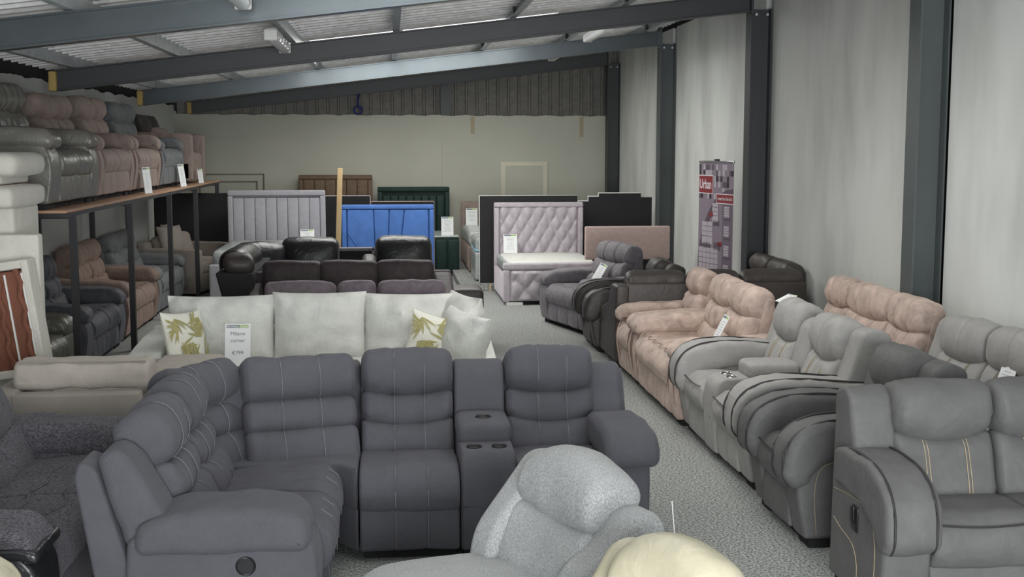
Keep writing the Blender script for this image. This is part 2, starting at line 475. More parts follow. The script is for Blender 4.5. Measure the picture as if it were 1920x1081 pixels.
def tube(mb, pts, r, seg=6, tf=None, closed=False):
    P = [Vector(p) for p in pts]; n = len(P); V = []; F = []
    up = Vector((.123, .345, .93)).normalized()
    for i in range(n):
        a = P[i-1] if (i > 0 or closed) else P[i]; b = P[(i+1) % n] if (i < n-1 or closed) else P[i]
        d = (b-a).normalized(); s = d.cross(up)
        if s.length < .05: s = d.cross(Vector((1, 0, 0)))
        s.normalize(); q = s.cross(d)
        for k in range(seg):
            t = 2*math.pi*k/seg
            V.append(tuple(P[i]+s*(r*math.cos(t))+q*(r*math.sin(t))))
    for i in range(n if closed else n-1):
        j = (i+1) % n
        for k in range(seg):
            F.append((i*seg+k, j*seg+k, j*seg+(k+1) % seg, i*seg+(k+1) % seg))
    if not closed:
        F.append(tuple(range(seg))[::-1]); F.append(tuple((n-1)*seg+k for k in range(seg)))
    F = [q[::-1] for q in F]
    mb.add(V, F, tf)

def cyl(mb, c, r, h, ax='z', seg=20, tf=None, r2=None):
    r2 = r if r2 is None else r2
    V = []; F = []
    for (e, rr) in ((-h/2, r), (h/2, r2)):
        for k in range(seg):
            t = 2*math.pi*k/seg; a, b = rr*math.cos(t), rr*math.sin(t)
            V.append({'z': (a, b, e), 'x': (e, a, b), 'y': (b, e, a)}[ax])
    for k in range(seg): F.append((k, (k+1) % seg, seg+(k+1) % seg, seg+k))
    F.append(tuple(range(seg))[::-1]); F.append(tuple(range(seg, 2*seg)))
    mb.add(np.array(V)+np.array(c), F, tf)

def torus(mb, c, Rr, r, tf=None, seg=20):
    tube(mb, [(c[0]+Rr*math.cos(2*math.pi*k/seg), c[1]+Rr*math.sin(2*math.pi*k/seg), c[2]) for k in range(seg)], r, 6, tf, True)

I4 = Matrix.Identity(4)
def part(parent, name, mat, fn, label=None):
    mb = MB(); fn(mb); o = mb.build(name, mat, parent)
    if label: o['label'] = label
    return o

# ------------------------------------------------------------------ sofa kit (front at local y = 0 looking to -y, back at +y)
ST = dict(
    blue=dict(mat='blue', H=.99, sz=.475, ah=.60, rolls=(.37, .27, .36), th=(.085, .085, .125), seams=(.34, .66), sd=.006, stitch='stitch_blue', arm='pad', top=.93),
    pink=dict(mat='pink', H=1.02, sz=.48, ah=.62, rolls=(.34, .32, .34), th=(.08, .085, .11), seams=(.33, .67), sd=.013, arm='soft', pipe='pipe_pink', scallop=1, seatsd=.004),
    tuft=dict(mat='tuft', H=1.0, sz=.48, ah=.60, rolls=(.34, .32, .34), th=(.085, .085, .105), seams=(.33, .67), sd=.015, arm='soft', pipe='pipe_grey', scallop=1, latch=1, seatsd=.005),
    grey=dict(mat='greyhide', H=1.0, sz=.48, ah=.62, rolls=(.60, .40), th=(.085, .125), seams=(), sd=.0, arm='wrap', pipe='pipe_dark', stitch='stitch', wing=1, curve=.05),
    pale=dict(mat='palehide', H=1.02, sz=.48, ah=.62, rolls=(.60, .40), th=(.085, .12), seams=(.5,), sd=.01, arm='wrap', pipe='pipe_dark', stitch='stitch', wing=1, curve=.05),
)
def roll_profiles(st):
    B = np.array((st.get('by', .58), st['sz']-.05)); Tt = np.array((st.get('ty', .78), st['H']))
    d = Tt-B; L = np.linalg.norm(d); ang = math.atan2(d[1], d[0]); nb = np.array((math.sin(ang), -math.cos(ang)))
    out = []; s = 0
    for fr, th in zip(st['rolls'], st['th']):
        c = B+d*(s+fr/2)+nb*(.10)
        s += fr
        out.append(sup(c[0]-nb[0]*th*.25, c[1]-nb[1]*th*.25, L*fr/2+.012, th, ang, 2.5 if fr < .5 else 4))
    return out, ang

def seat_unit(root, x0, x1, st, tf=I4, ends=(0, 0)):
    sz, H = st['sz'], st['H']; w = x1-x0; mat = st['mat']
    def base(mb): box(mb, x0+.02, x1-.02, .1, st.get('al', .86)-.04, .0, .10, tf)
    part(root, 'base', 'dark', base)
    def foot(mb): loft(mb, rp([(.03, .055), (.02, .17), (.035, .29), (.3, .29), (.3, .055)], [.02, .05, .03, .02, .02]), x0+.004, x1-.004, er=.02, seams=[x0+w*f for f in st['seams']] if st['sd'] > .004 else (), sd=st.get('seatsd', st['sd']*.6), tf=tf, wob=.006)
    part(root, 'footrest', mat, foot)
    PS = rp([(.02, .265), (-.02, .36), (.0, sz-.04), (.07, sz+.012), (.3, sz+.005), (.72, sz-.03), (.72, .25)], [.03, .1, .06, .08, .1, .02, .02], sub=.03)
    def seat(mb):
        P = rp([(.02, .265), (-.02, .36), (.0, sz-.04), (.07, sz+.012), (.3, sz+.005), (st.get('al', .86)-.14, sz-.03), (st.get('al', .86)-.14, .25)], [.03, .1, .06, .08, .1, .02, .02], sub=.06)
        loft(mb, P, x0+.004, x1-.004, er=.035, n=8, bulge=.006, seams=[x0+w*f for f in st['seams']], sd=st.get('seatsd', st['sd']*.7), sw=.03, tf=tf, wob=.01, ruck=.004)
    seat_o = part(root, 'seat', mat, seat)
    profs, ang = roll_profiles(st)
    K = len(profs)
    for i, P in enumerate(profs):
        cv = st.get('curve', .034)
        def warp(V, i=i):
            x = (V[:, 0]-(x0+x1)/2)/(w/2)
            if i < K-1 or True:
                sg = cv*(1-x*x)
                # creases sag towards the middle of the seat
                pass
            zc = (V[:, 2]-profs[i][:, 1].mean())/(np.ptp(profs[i][:, 1])/2)
            V = V.copy()
            if i == 0: V[:, 2] -= np.clip(zc, 0, 1)*sg
            elif i == K-1:
                V[:, 2] -= np.clip(-zc, 0, 1)*sg; V[:, 2] -= np.clip(zc, 0, 1)*.022*np.abs(x)**4
            else: V[:, 2] -= sg
            V[:, 1] += .012*np.abs(x)**3
            return V
        def roll(mb, P=P, warp=warp, i=i):
            loft(mb, P, x0+.006, x1-.006, er=.05 if i else .035, n=8, seams=[x0+w*f for f in st['seams']], sd=st['sd'], sw=.03, tf=tf, wob=.012, warp=warp, ruck=.011, bulge=.004)
        nm = 'headrest' if i == K-1 else 'back_cushion'
        ro = part(root, nm, mat, roll)
        if i == 0: low_o = ro
    ty = st.get('ty', .78)
    def shell(mb):
        loft(mb, rp([(ty-.12, .1), (ty-.04, .45), (ty+.07, H-.07), (ty+.14, H-.09), (ty+.15, .5), (ty+.08, .1)], .03), x0+.002, x1-.002, er=.015, n=2, tf=tf)
    part(root, 'back_panel', mat, shell)
    if st.get('stitch') == 'stitch_blue':
        def stc(mb):
            for f in st['seams']:
                xx = x0+w*f
                for i, P in enumerate(profs):
                    Q = ccw(P); N = normals2(Q); c = Q.mean(0)
                    sel = [(q+n_*.0016) for q, n_ in zip(Q, N) if n_[0] < .1 or (i == K-1 and n_[1] > .5 and q[0] < c[0]+.05)]
                    sel.sort(key=lambda q: q[1] if True else 0)
                    sag = st.get('curve', .034)*(1-((xx-(x0+x1)/2)/(w/2))**2)
                    pts = []
                    for q in sel:
                        zc = (q[1]-c[1])/(np.ptp(Q[:, 1])/2)
                        dz = -sag*max(0, zc) if i == 0 else (-sag*max(0, -zc) if i == K-1 else -sag)
                        if q[0] < c[0]+.0: pts.append((xx+.012, q[0], q[1]+dz))
                    if len(pts) > 2: tube(mb, pts, .0016, 4, tf)
                tube(mb, [(xx+.01, -.019, .30), (xx+.01, -.021, .36), (xx+.01, -.011, .40), (xx+.01, .0, sz-.02), (xx+.01, .05, sz+.017)], .0016, 4, tf)
                tube(mb, [(xx+.01, .022, .07), (xx+.01, .014, .17), (xx+.01, .023, .26)], .0016, 4, tf)
        tag(part(root, 'stitching', st['stitch'], stc), kind='stuff')
    if st.get('stitch') == 'stitch':
        def stc(mb):
            Q = ccw(profs[0]); N = normals2(Q); c = Q.mean(0)
            fr = sorted([(q+n_*.003) for q, n_ in zip(Q, N) if n_[0] < -.35], key=lambda q: q[1])
            for f in (.3, .7):
                for dx in (-.008, .008):
                    xx = x0+w*f+dx
                    pts = []
                    for q in fr:
                        zc = (q[1]-c[1])/(np.ptp(Q[:, 1])/2); sag = st['curve']*(1-((xx-(x0+x1)/2)/(w/2))**2)
                        pts.append((xx, q[0]-.003, q[1]-max(0, zc)*sag))
                    tube(mb, pts, .0022, 4, tf)
        tag(part(low_o, 'stitching', st['stitch'], stc), kind='stuff')
        if st.get('pipe'):
            def pip(mb):
                n = 13
                tube(mb, [(x0+.03+(w-.06)*k/n, -.012+.0*k, sz-.028-.012*math.sin(math.pi*k/n)) for k in range(n+1)], .0045, 6, tf)
            part(seat_o, 'piping', st['pipe'], pip)
    if st.get('scallop') and st.get('pipe'):
        pth = np.array([(-.026, .34), (-.024, .40), (-.012, sz-.03), (.02, sz+.005), (.07, sz+.021), (.13, sz+.019), (.3, sz+.014)])
        sl = np.concatenate([[0], np.cumsum(np.linalg.norm(np.diff(pth, axis=0), axis=1))])
        def at(s): return np.array((np.interp(s, sl, pth[:, 0]), np.interp(s, sl, pth[:, 1])))
        top = sl[4]
        def pip(mb):
            n = 42; nl = 3 if w > .5 else 2; pts = []
            for k in range(n+1):
                f = k/n
                q = at(top+.025-.05*abs(math.sin(math.pi*f*nl)))
                pts.append((x0+.02+(w-.04)*f, q[0], q[1]))
            tube(mb, pts, .0023, 5, tf)
        part(seat_o, 'piping', st['pipe'], pip)

def arm_unit(root, x0, x1, st, side, tf=I4):
    """side -1: arm on the low-x end; +1 on the high-x end"""
    ah = st['ah']; mat = st['mat']; w = x1-x0; out = x0 if side < 0 else x1; H = st['H']
    kind = st['arm']
    def base(mb): box(mb, x0+.02, x1-.02, .08, st.get('al', .86)-.04, 0, .08, tf)
    part(root, 'base', 'dark', base)
    if kind == 'pad':
        P = rp([(.05, .05), (.03, .35), (.05, ah-.09), (.16, ah-.05), (.8, ah-.05), (.84, .05)], [.03, .1, .08, .08, .05, .03])
        part(root, 'arm_panel', mat, lambda mb: loft(mb, P, x0, x1, er=.035, n=3, tf=tf, wob=.004))
        c = (x0+x1)/2
        Q = rp([(-.05, ah-.13), (-.06, ah-.03), (.02, ah+.045), (.2, ah+.06), (.55, ah+.05), (.74, ah+.0), (.74, ah-.13)], [.07, .07, .12, .2, .2, .07, .07], sub=.04)
        pa, pb_ = st.get('padtf', (1, 0)); Q = Q*np.array([pa, 1])+np.array([pb_, 0])
        part(root, 'arm_pad', mat, lambda mb: loft(mb, Q, c-w/2-.035, c+w/2+.035, er=.065, n=5, tf=tf, wob=.01, ruck=.006))
        xa, xb = (x0-.01, x1-.03) if side > 0 else (x0+.03, x1+.01)
        B = rp([(.50, .46), (.60, .62), (.70, H-.17), (.78, H-.10), (.86, H-.13), (.80, .6), (.70, .36), (.58, .36)], [.05, .1, .1, .06, .05, .1, .03, .05])
        part(root, 'back_wing', mat, lambda mb: loft(mb, B+np.array([st.get('ty', .78)-.70, 0]), xa, xb, er=.06, n=4, tf=tf, wob=.008, ruck=.004))
        D = rp([(.70, .24), (.86, H-.18), (.93, H-.15), (.95, H-.22), (.86, .17)], [.02, .03, .03, .02, .02])
        part(root, 'back_side_panel', mat, lambda mb: loft(mb, D+np.array([st.get('ty', .78)-.70, 0]), xa+.015, xb-.005, er=.02, n=2, tf=tf))
    elif kind == 'wrap':
        P = rp([(.05, .05), (.0, .3), (.01, .44), (.08, ah-.05), (.2, ah), (.55, ah-.01), (st.get('al', .86)-.02, ah-.04), (st.get('al', .86), .05)], [.02, .1, .1, .1, .12, .2, .05, .03])
        panel_o = part(root, 'arm_panel', mat, lambda mb: loft(mb, P, x0, x1, er=.04, n=3, tf=tf, wob=.004))
        Q = rp([(-.02, ah-.30), (-.075, ah-.24), (-.075, ah-.10), (-.01, ah+.0), (.12, ah+.06), (.35, ah+.075), (.56, ah+.055), (st.get('al', .86)-.06, ah+.035), (st.get('al', .86)-.06, ah-.13), (.42, ah-.13), (.24, ah-.15), (.11, ah-.2), (.06, ah-.28)], [.065, .065, .1, .1, .15, .2, .2, .055, .055, .2, .1, .08, .065], sub=.04)
        c = (x0+x1)/2; a, b = c-w/2-.02, c+w/2+.02
        pad_o = part(root, 'arm_pad', mat, lambda mb: loft(mb, Q, a, b, er=.07, n=5, tf=tf, wob=.012, ruck=.008))
        Qc = ccw(Q); N = normals2(Qc)
        def pip(mb):
            for xx in (a+.036, b-.036):
                top = [q+n_*.0005 for q, n_ in zip(Qc, N) if (n_[1] > .2 or n_[0] < -.5) and q[0] < st.get('al', .86)-.07]
                top.sort(key=lambda q: (q[0] if q[1] > ah-.0 else -.1-(ah-q[1])))
                tube(mb, [(xx, q[0], q[1]) for q in top], .006, 6, tf)
        tag(part(pad_o, 'piping', st['pipe'], pip), kind='stuff')
        def stc(mb):
            # stitched border on the outer face of the panel
            xx = out+side*.0015
            tube(mb, smooth([(xx, .11, .08), (xx, .095, .3), (xx, .12, .42), (xx, .18, ah-.16), (xx, .35, ah-.14), (xx, st.get('al', .86)-.06, ah-.16)]), .0018, 4, tf)
            tube(mb, smooth([(xx, .3, .08), (xx, .30, .2), (xx, .36, .28), (xx, .5, .31), (xx, st.get('al', .86)-.06, .34)]), .0018, 4, tf)
            for yy in (.30, .315):
                tube(mb, [(a+.02+(b-a-.04)*k/6, yy, ah+.0665-.03*abs(k/3-1)**4) for k in range(7)], .002, 4, tf)
        tag(part(panel_o, 'stitching', st['stitch'], stc), kind='stuff')
        dy = st.get('ty', .78)-.72
        B = rp([(.60+dy, .46), (.66+dy, .7), (.74+dy, H-.06), (.82+dy, H-.03), (.93+dy, H-.07), (.93+dy, .6), (.86+dy, .3), (.74+dy, .3)], [.05, .1, .06, .04, .04, .05, .02, .03])
        part(root, 'back_wing', mat, lambda mb: loft(mb, B, x0+(.03 if side < 0 else -.02), x1-(.03 if side > 0 else -.02), er=.05, n=4, tf=tf, wob=.01))
    else:
        P = rp([(.04, .05), (.0, .3), (.02, .46), (.10, ah-.06), (.25, ah-.03), (.82, ah-.02), (.86, .05)], [.02, .1, .1, .1, .1, .05, .03])
        part(root, 'arm_panel', mat, lambda mb: loft(mb, P, x0, x1, er=.03, n=3, tf=tf, wob=.005))
        Q = rp([(.0, ah-.14), (-.02, ah-.06), (.05, ah+.02), (.3, ah+.04), (.82, ah+.05), (.82, ah-.13)], [.065, .065, .1, .2, .065, .065], sub=.04)
        part(root, 'arm_pad', mat, lambda mb: loft(mb, Q, x0-.012, x1+.012, er=.06, n=5, tf=tf, wob=.014, ruck=.006))
        if st.get('pipe'):
            def pip(mb):
                for xx in (x0+.012, x1-.012):
                    tube(mb, smooth([(xx, .045, .07), (xx, .004, .3), (xx, .012, .42), (xx, .03, ah-.14)]), .0035, 6, tf)
            tag(part(root, 'piping', st['pipe'], pip), kind='stuff')
    if st.get('latch') or kind == 'wrap':
        la = part(root, 'recliner_latch', 'black_plastic', lambda mb: rbox(mb, (out, .33, ah-.23), (.022, .075, .12) if kind == 'wrap' else (.022, .14, .09), .01, tf=tf))
        part(la, 'lever', 'black_plastic', lambda mb: rbox(mb, (out+side*.012, .335, ah-.21), (.016, .035, .08), .007, tf=tf))

def console_unit(root, x0, x1, st, tf=I4, flat_lid=False):
    mat = st['mat']; w = x1-x0; c = (x0+x1)/2; H = st['H']
    part(root, 'base', 'dark', lambda mb: box(mb, x0+.02, x1-.02, .1, .82, 0, .1, tf))
    P = rp([(.02, .05), (.0, .3), (.01, .5), (.06, .56), (.5, .57), (.5, .05)], [.02, .1, .05, .05, .02, .02])
    part(root, 'console_box', mat, lambda mb: loft(mb, P, x0+.004, x1-.004, er=.03, n=3, tf=tf, seams=(), wob=.004))
    def seam(mb):
        tube(mb, [(x0+.01, .006, .285), (x1-.01, .006, .285)], .003, 5, tf)
    part(root, 'seam', 'pipe_dark', seam)
    part(root, 'console_lid', mat, lambda mb: rbox(mb, (c, .42, .60), (w+.0, .36, .11), .035, (0, 0, .012), tf=tf))
    for s in (-1, 1):
        def ring(mb): torus(mb, (c+s*w*.23, .14, .563), .036, .005, tf)
        cu = part(root, 'cup_holder', 'chrome' if st['mat'] != 'blue' else 'black_plastic', ring)
        part(cu, 'cup_well', 'black_plastic', lambda mb: cyl(mb, (c+s*w*.23, .14, .561), .036, .006, tf=tf))
    if st['mat'] == 'blue':
        def btn(mb): torus(mb, (c, .38, .665), .036, .007, tf); cyl(mb, (c, .38, .662), .034, .01, tf=tf)
        part(root, 'lid_button', 'black_plastic', btn)
    part(root, 'console_back', mat, lambda mb: loft(mb, rp([(.56, .4), (.68, H-.12), (.76, H-.08), (.92, H-.1), (.86, .1), (.6, .1)], [.03, .05, .05, .05, .02, .02]), x0+.004, x1-.004, er=.02, n=3, tf=tf))

def recliner(name, label, cat, style, loc, rz, modules, group=None, **kw):
    """modules: string list such as ['A.2','S.6','C.3','S.6','A.2'], low x first, centred"""
    st = dict(ST[style]); st.update(kw)
    root = thing(name, label, cat, loc, rz, group)
    W_ = sum(float(m[1:]) for m in modules); x = -W_/2
    for i, m in enumerate(modules):
        w = float(m[1:])
        if m[0] == 'S': seat_unit(root, x, x+w, st)
        elif m[0] == 'C': console_unit(root, x, x+w, st)
        elif m[0] == 'A': arm_unit(root, x, x+w, st, -1 if i == 0 else 1)
        x += w
    return root

def box_sofa(name, label, cat, mat, loc, rz, w, d, H, ah, aw, n, group=None, sz=.44, rake=.1, seatmat=None, arms=(1, 1), cush_h=None, feet=True):
    """plain upholstered sofa: plinth, square arms, back frame, seat and back cushions"""
    root = thing(name, label, cat, loc, rz, group)
    part(root, 'plinth', mat, lambda mb: rbox(mb, (0, d/2, .17), (w, d-.04, .26), .02))
    if feet:
        for sx in (-1, 1):
            for yy in (.08, d-.08):
                part(root, 'foot', 'black_plastic', lambda mb: cyl(mb, (sx*(w/2-.08), yy, .025), .022, .05, r2=.028))
    part(root, 'back_frame', mat, lambda mb: loft(mb, rp([(d-.22, .28), (d-.16, H-.04), (d-.02, H-.04), (d, .06), (d-.2, .06)], .04), -w/2+.01, w/2-.01, er=.04, n=4, wob=.006))
    for s in (-1, 1):
        if arms[0 if s < 0 else 1]:
            part(root, 'arm', mat, lambda mb: loft(mb, rp([(.0, .06), (-.01, ah-.02), (.04, ah), (d-.1, ah+.02), (d-.04, .06)], [.02, .05, .05, .05, .02]), s*w/2-(aw if s > 0 else 0), s*w/2+(aw if s < 0 else 0), er=.035, n=4, wob=.006))
    iw = w-aw*(arms[0]+arms[1]); x0 = -w/2+(aw if arms[0] else 0); cw = iw/n
    for k in range(n):
        a = x0+k*cw
        part(root, 'seat_cushion', seatmat or mat, lambda mb: rbox(mb, (a+cw/2, d/2-.08, sz-.07), (cw-.008, d-.2, .17), .05, (.0, .01, .02), wob=.01))
        hh = (cush_h or (H-sz+.05))
        part(root, 'back_cushion', seatmat or mat, lambda mb: rbox(mb, (0, 0, 0), (cw-.01, .2, hh), .07, (0, .04, .01), tf=T(a+cw/2, d-.28, sz+hh/2-.01, rx=-12), wob=.014))
    return root

# ------------------------------------------------------------------ price cards
def text_mesh(s, size, bold=False):
    cu = bpy.data.curves.new('t', 'FONT'); cu.body = s; cu.size = size; cu.align_x = 'CENTER'; cu.align_y = 'CENTER'
    cu.resolution_u = 3
    if bold: cu.offset = size*.02
    o = bpy.data.objects.new('t', cu); C.objects.link(o)
    bpy.context.view_layer.update()
    me = bpy.data.meshes.new_from_object(o.evaluated_get(bpy.context.evaluated_depsgraph_get()))
    bpy.data.objects.remove(o); bpy.data.curves.remove(cu)
    return me

def text_part(parent, name, s, size, loc, rot, mat, width=None, bold=False):
    me = text_mesh(s, size, bold); me.materials.clear(); me.materials.append(M[mat])
    o = bpy.data.objects.new(name, me); C.objects.link(o); o.parent = parent
    o.location = loc; o.rotation_euler = rot
    if width:
        xs = [v.co.x for v in me.vertices]; k = width/max(1e-6, max(xs)-min(xs)); o.scale = (k, 1, 1)
    return o

def price_card(label, loc, rz, tilt, w, h, lines, roll=0):
    """card stands on its lower edge, print faces local -y; tilt leans the top back"""
    o = thing('price_card', label, 'price card', loc, 0, 'price cards')
    o.rotation_euler = (R(-tilt), R(roll), R(rz)); o.rotation_mode = 'XYZ'
    part(o, 'card', 'card', lambda mb: box(mb, -w/2, w/2, 0, .003, 0, h))
    y = -.0006
    part(o, 'header_left', 'navy', lambda mb: box(mb, -w*.44, w*.06, y, 0, h*.91, h*.975))
    part(o, 'header_right', 'lime', lambda mb: box(mb, w*.06, w*.42, y, 0, h*.91, h*.975))
    if lines == 'faint':
        def ln(mb):
            rnd = random.Random(int(w*1e4)+int(loc[0]*100))
            for k in range(9):
                z = h*(.80-.075*k); ww = w*(.25+.5*rnd.random())
                box(mb, -ww/2, ww/2, y, 0, z, z+h*.016)
        tag(part(o, 'print', 'faint', ln), kind='stuff')
    else:
        rot = (R(90), 0, 0)
        text_part(o, 'lettering', 'McGinleys', h*.058, (-w*.19, -.0012, h*.942), rot, 'whiteprint', w*.44, True)
        text_part(o, 'lettering', 'Carpets', h*.058, (w*.24, -.0012, h*.942), rot, 'whiteprint', w*.32, True)
        for s, zz, ww in lines:
            text_part(o, 'lettering', s, h*.115, (0, -.0012, h*zz), rot, 'ink', w*ww)
    return o
# ------------------------------------------------------------------ the room
XL, XR, YB = -3.70, 4.13, 22.0
def rb(x): return 2.667+.12*(x+3.35)        # underside of the rafters at x
SL = math.degrees(math.atan(.12))
FR = (4.45, 8.78, 13.05, 17.5, 21.75)        # frames

def struct(o): return tag(o, kind='structure')
def build(name, mat, fn, parent=None, **kw):
    mb = MB(); fn(mb); return mb.build(name, mat, parent, **kw)

fl = struct(build('floor', 'carpet', lambda mb: box(mb, XL-.2, XR+.2, -4, YB+.3, -.1, 0)))
part(fl, 'raised_platform', 'carpet', lambda mb: box(mb, 1.02, XR, 17.86, YB, 0, .10))
part(fl, 'platform_trim', 'pine', lambda mb: box(mb, 1.455, 1.475, 17.84, 17.86, 0, .10))

wr = struct(build('wall_right', 'lining', lambda mb: box(mb, XR+.06, XR+.12, -1, YB+.3, 0, 4.1)))
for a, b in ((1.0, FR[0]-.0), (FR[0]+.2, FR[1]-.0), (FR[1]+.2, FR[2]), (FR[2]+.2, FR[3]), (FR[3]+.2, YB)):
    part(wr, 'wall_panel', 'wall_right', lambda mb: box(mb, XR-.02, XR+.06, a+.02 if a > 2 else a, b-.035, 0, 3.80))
def column(y, mat):
    o = MB(); x0 = 3.88; w = .2
    box(o, x0, x0+.014, y, y+w, 0, rb(4)+.02); box(o, XR-.034, XR-.022, y, y+w, 0, rb(4)+.02)
    box(o, x0+.014, XR-.034, y+w/2-.006, y+w/2+.006, 0, rb(4)+.02)
    c = o.build('column', mat, wr)
    part(c, 'base_plate', mat, lambda mb: box(mb, x0-.03, XR-.025, y-.03, y+w+.03, 0, .015))
    def bolts(mb):
        for dx in (.05, .17): cyl(mb, (x0+dx, y-.012, rb(4)-.045), .016, .025, 'y', 6)
    part(c, 'bolt', 'galv', bolts)
for y, mt in zip(FR, ('column', 'column', 'beam_dark', 'column', 'beam_dark')): column(y, mt)

wl = struct(build('wall_left', 'wall_left', lambda mb: None or box(mb, XL-.1, XL, -4, YB+.2, 0, 2.72)))
# torn upper edge of the lining board
def torn(mb):
    n = 220; rnd = random.Random(5); ys = np.linspace(2, YB, n); zs = [2.80+.02*rnd.random()+.012*math.sin(i*.7) for i in range(n)]
    v = []; f = []
    for y, z in zip(ys, zs): v += [(XL, y, 2.72), (XL, y, z), (XL-.03, y, z), (XL-.03, y, 2.72)]
    for i in range(n-1):
        for k in range(4): f.append((i*4+k, i*4+(k+1) % 4, i*4+4+(k+1) % 4, i*4+4+k))
    mb.add(v, [q[::-1] for q in f])
part(wl, 'eave_board', 'lining', lambda mb: box(mb, XL-.14, XL-.06, -1, YB+.3, 2.6, 3.2))
part(wl, 'torn_edge', 'wall_left', torn)

wb = struct(build('wall_back', 'wall_back', lambda mb: box(mb, XL, XR, YB, YB+.08, 0, 2.60)))
def tornb(mb):
    n = 200; rnd = random.Random(8); xs = np.linspace(XL, XR-.02, n); zs = [2.66-.02*i/n+.012*rnd.random()+.008*math.sin(i*.5) for i in range(n)]
    v = []; f = []
    for x, z in zip(xs, zs): v += [(x, YB, 2.60), (x, YB, z), (x, YB+.03, z), (x, YB+.03, 2.60)]
    for i in range(n-1):
        for k in range(4): f.append((i*4+k, i*4+(k+1) % 4, i*4+4+(k+1) % 4, i*4+4+k))
    mb.add(v, f)
part(wb, 'torn_edge', 'wall_back', tornb)
part(wb, 'wall_board', 'wall_back', lambda mb: box(mb, XL, .94, YB-.014, YB+.01, 0, 2.24))
for x, h in ((1.46, .30), (3.42, .36)):
    part(wb, 'tape_strip', 'tape', lambda mb: box(mb, x, x+.07, YB-.004, YB+.002, 2.63-h, 2.63))
# plastered-over doorway: rough frame round a recessed panel
dr = struct(build('door_1', 'wall_back', lambda mb: box(mb, 2.07, 2.78, YB-.012, YB+.02, 0, 1.78)))
for (a, b, c, d) in ((2.0, 2.08, 0, 1.83), (2.76, 2.84, 0, 1.83), (2.08, 2.76, 1.76, 1.83)):
    part(dr, 'plaster_band', 'plaster', lambda mb: box(mb, a, b, YB-.018, YB, c, d))
# moulding frame on the back wall, left
t1 = struct(build('trim_1', 'wall_back', lambda mb: box(mb, -3.4, -2.2, YB-.02, YB-.01, .6, 1.63)))
for (x0, x1, z) in ((-3.42, -2.18, 1.63), (-3.3, -2.3, 1.5)):
    for (a, b, c, d) in ((x0, x1, z-.015, z), (x0, x0+.015, .6, z), (x1-.015, x1, .6, z)):
        part(t1, 'frame_rail', 'walnut', lambda mb: box(mb, a, b, YB-.04, YB-.018, c, d))

# gable: ribbed cladding above the back wall, gable frame
def ribs(x0, x1, pitch, depth, flank, crest):
    P = []; x = x0
    while x < x1:
        P += [(x, 0), (x+pitch-2*flank-crest, 0), (x+pitch-flank-crest, depth), (x+pitch-flank, depth)]
        x += pitch
    return P
def cladding(mb):
    P = ribs(XL, XR, .19, .035, .012, .03); v = []; f = []
    for (x, d) in P:
        v += [(x, YB+.30-d, 2.4), (x, YB+.30-d, rb(x)+.36)]
    for i in range(len(P)-1): f.append((2*i, 2*i+2, 2*i+3, 2*i+1))
    mb.add(v, f)
gw = struct(build('wall_gable', 'clad', cladding, ang=10))
part(gw, 'outer_sheet', 'lining', lambda mb: box(mb, XL-.4, XR+.4, YB+.34, YB+.38, 2.2, 4.3))
part(gw, 'gable_post', 'beam_dark', lambda mb: box(mb, .93, 1.10, YB+.10, YB+.25, 2.3, rb(1.0)+.02))

# roof: ribbed sheets running with the slope, ribs spaced along y
def roof(y0, y1):
    def fn(mb):
        P = ribs(y0, y1, .25, .035, .02, .05)
        # two stiffening swages in each pan
        v = []; f = []; xs = (XL-.3, XR+.3)
        Q = []
        for i in range(0, len(P), 4):
            a = P[i][0]; w = P[i+1][0]-a
            for s in (.0, .28, .30, .33, .35, .62, .64, .67, .69, 1.0):
                Q.append((a+w*s, .006 if s in (.30, .33, .64, .67) else 0))
            Q += P[i+2:i+4]
        for (y, d) in Q:
            for x in xs: v.append((x, y, rb(x)+.36-d))
        for i in range(len(Q)-1): f.append((2*i, 2*i+1, 2*i+3, 2*i+2))
        mb.add(v, f)
    return fn
ce = struct(build('ceiling', 'roof', lambda mb: box(mb, XL-.3, XR+.3, -2, -1.9, 2.6, 3.9)))
part(ce, 'roof_sheet', 'roof', roof(1.2, 4.5)); part(ce, 'roof_sheet', 'roof', roof(7.5, 14.25))
for x0, x1, mt in ((XL-.3, -1.2, 'roof'), (-1.15, 1.85, 'skylight_near'), (1.9, XR+.3, 'roof')):
    def sh0(mb):
        v = [(x0, 4.4, rb(x0)+.35), (x1, 4.4, rb(x1)+.35), (x1, 7.6, rb(x1)+.35), (x0, 7.6, rb(x0)+.35)]
        mb.add(v, [(0, 3, 2, 1)])
    part(ce, 'roof_light' if mt == 'skylight_near' else 'roof_sheet', mt, sh0)
part(ce, 'roof_sheet', 'roof', roof(16.5, YB+.2))
for x0, x1, mt in ((XL-.3, -1.3, 'roof'), (-1.25, 1.95, 'skylight'), (2.0, XR+.3, 'roof')):
    def sh(mb):
        v = [(x0, 14.22, rb(x0)+.35), (x1, 14.22, rb(x1)+.35), (x1, 16.6, rb(x1)+.35), (x0, 16.6, rb(x0)+.35)]
        mb.add(v, [(0, 3, 2, 1)])
    part(ce, 'roof_light' if mt == 'skylight' else 'roof_sheet', mt, sh)
def sh1(mb):
    v = [(1.1, 7.7, rb(1.1)+.352), (2.5, 7.7, rb(2.5)+.352), (2.5, 10.3, rb(2.5)+.352), (1.1, 10.3, rb(1.1)+.352)]
    mb.add([(x, y, z-.03) for x, y, z in v], [(0, 3, 2, 1)])
part(ce, 'roof_light', 'skylight', sh1)
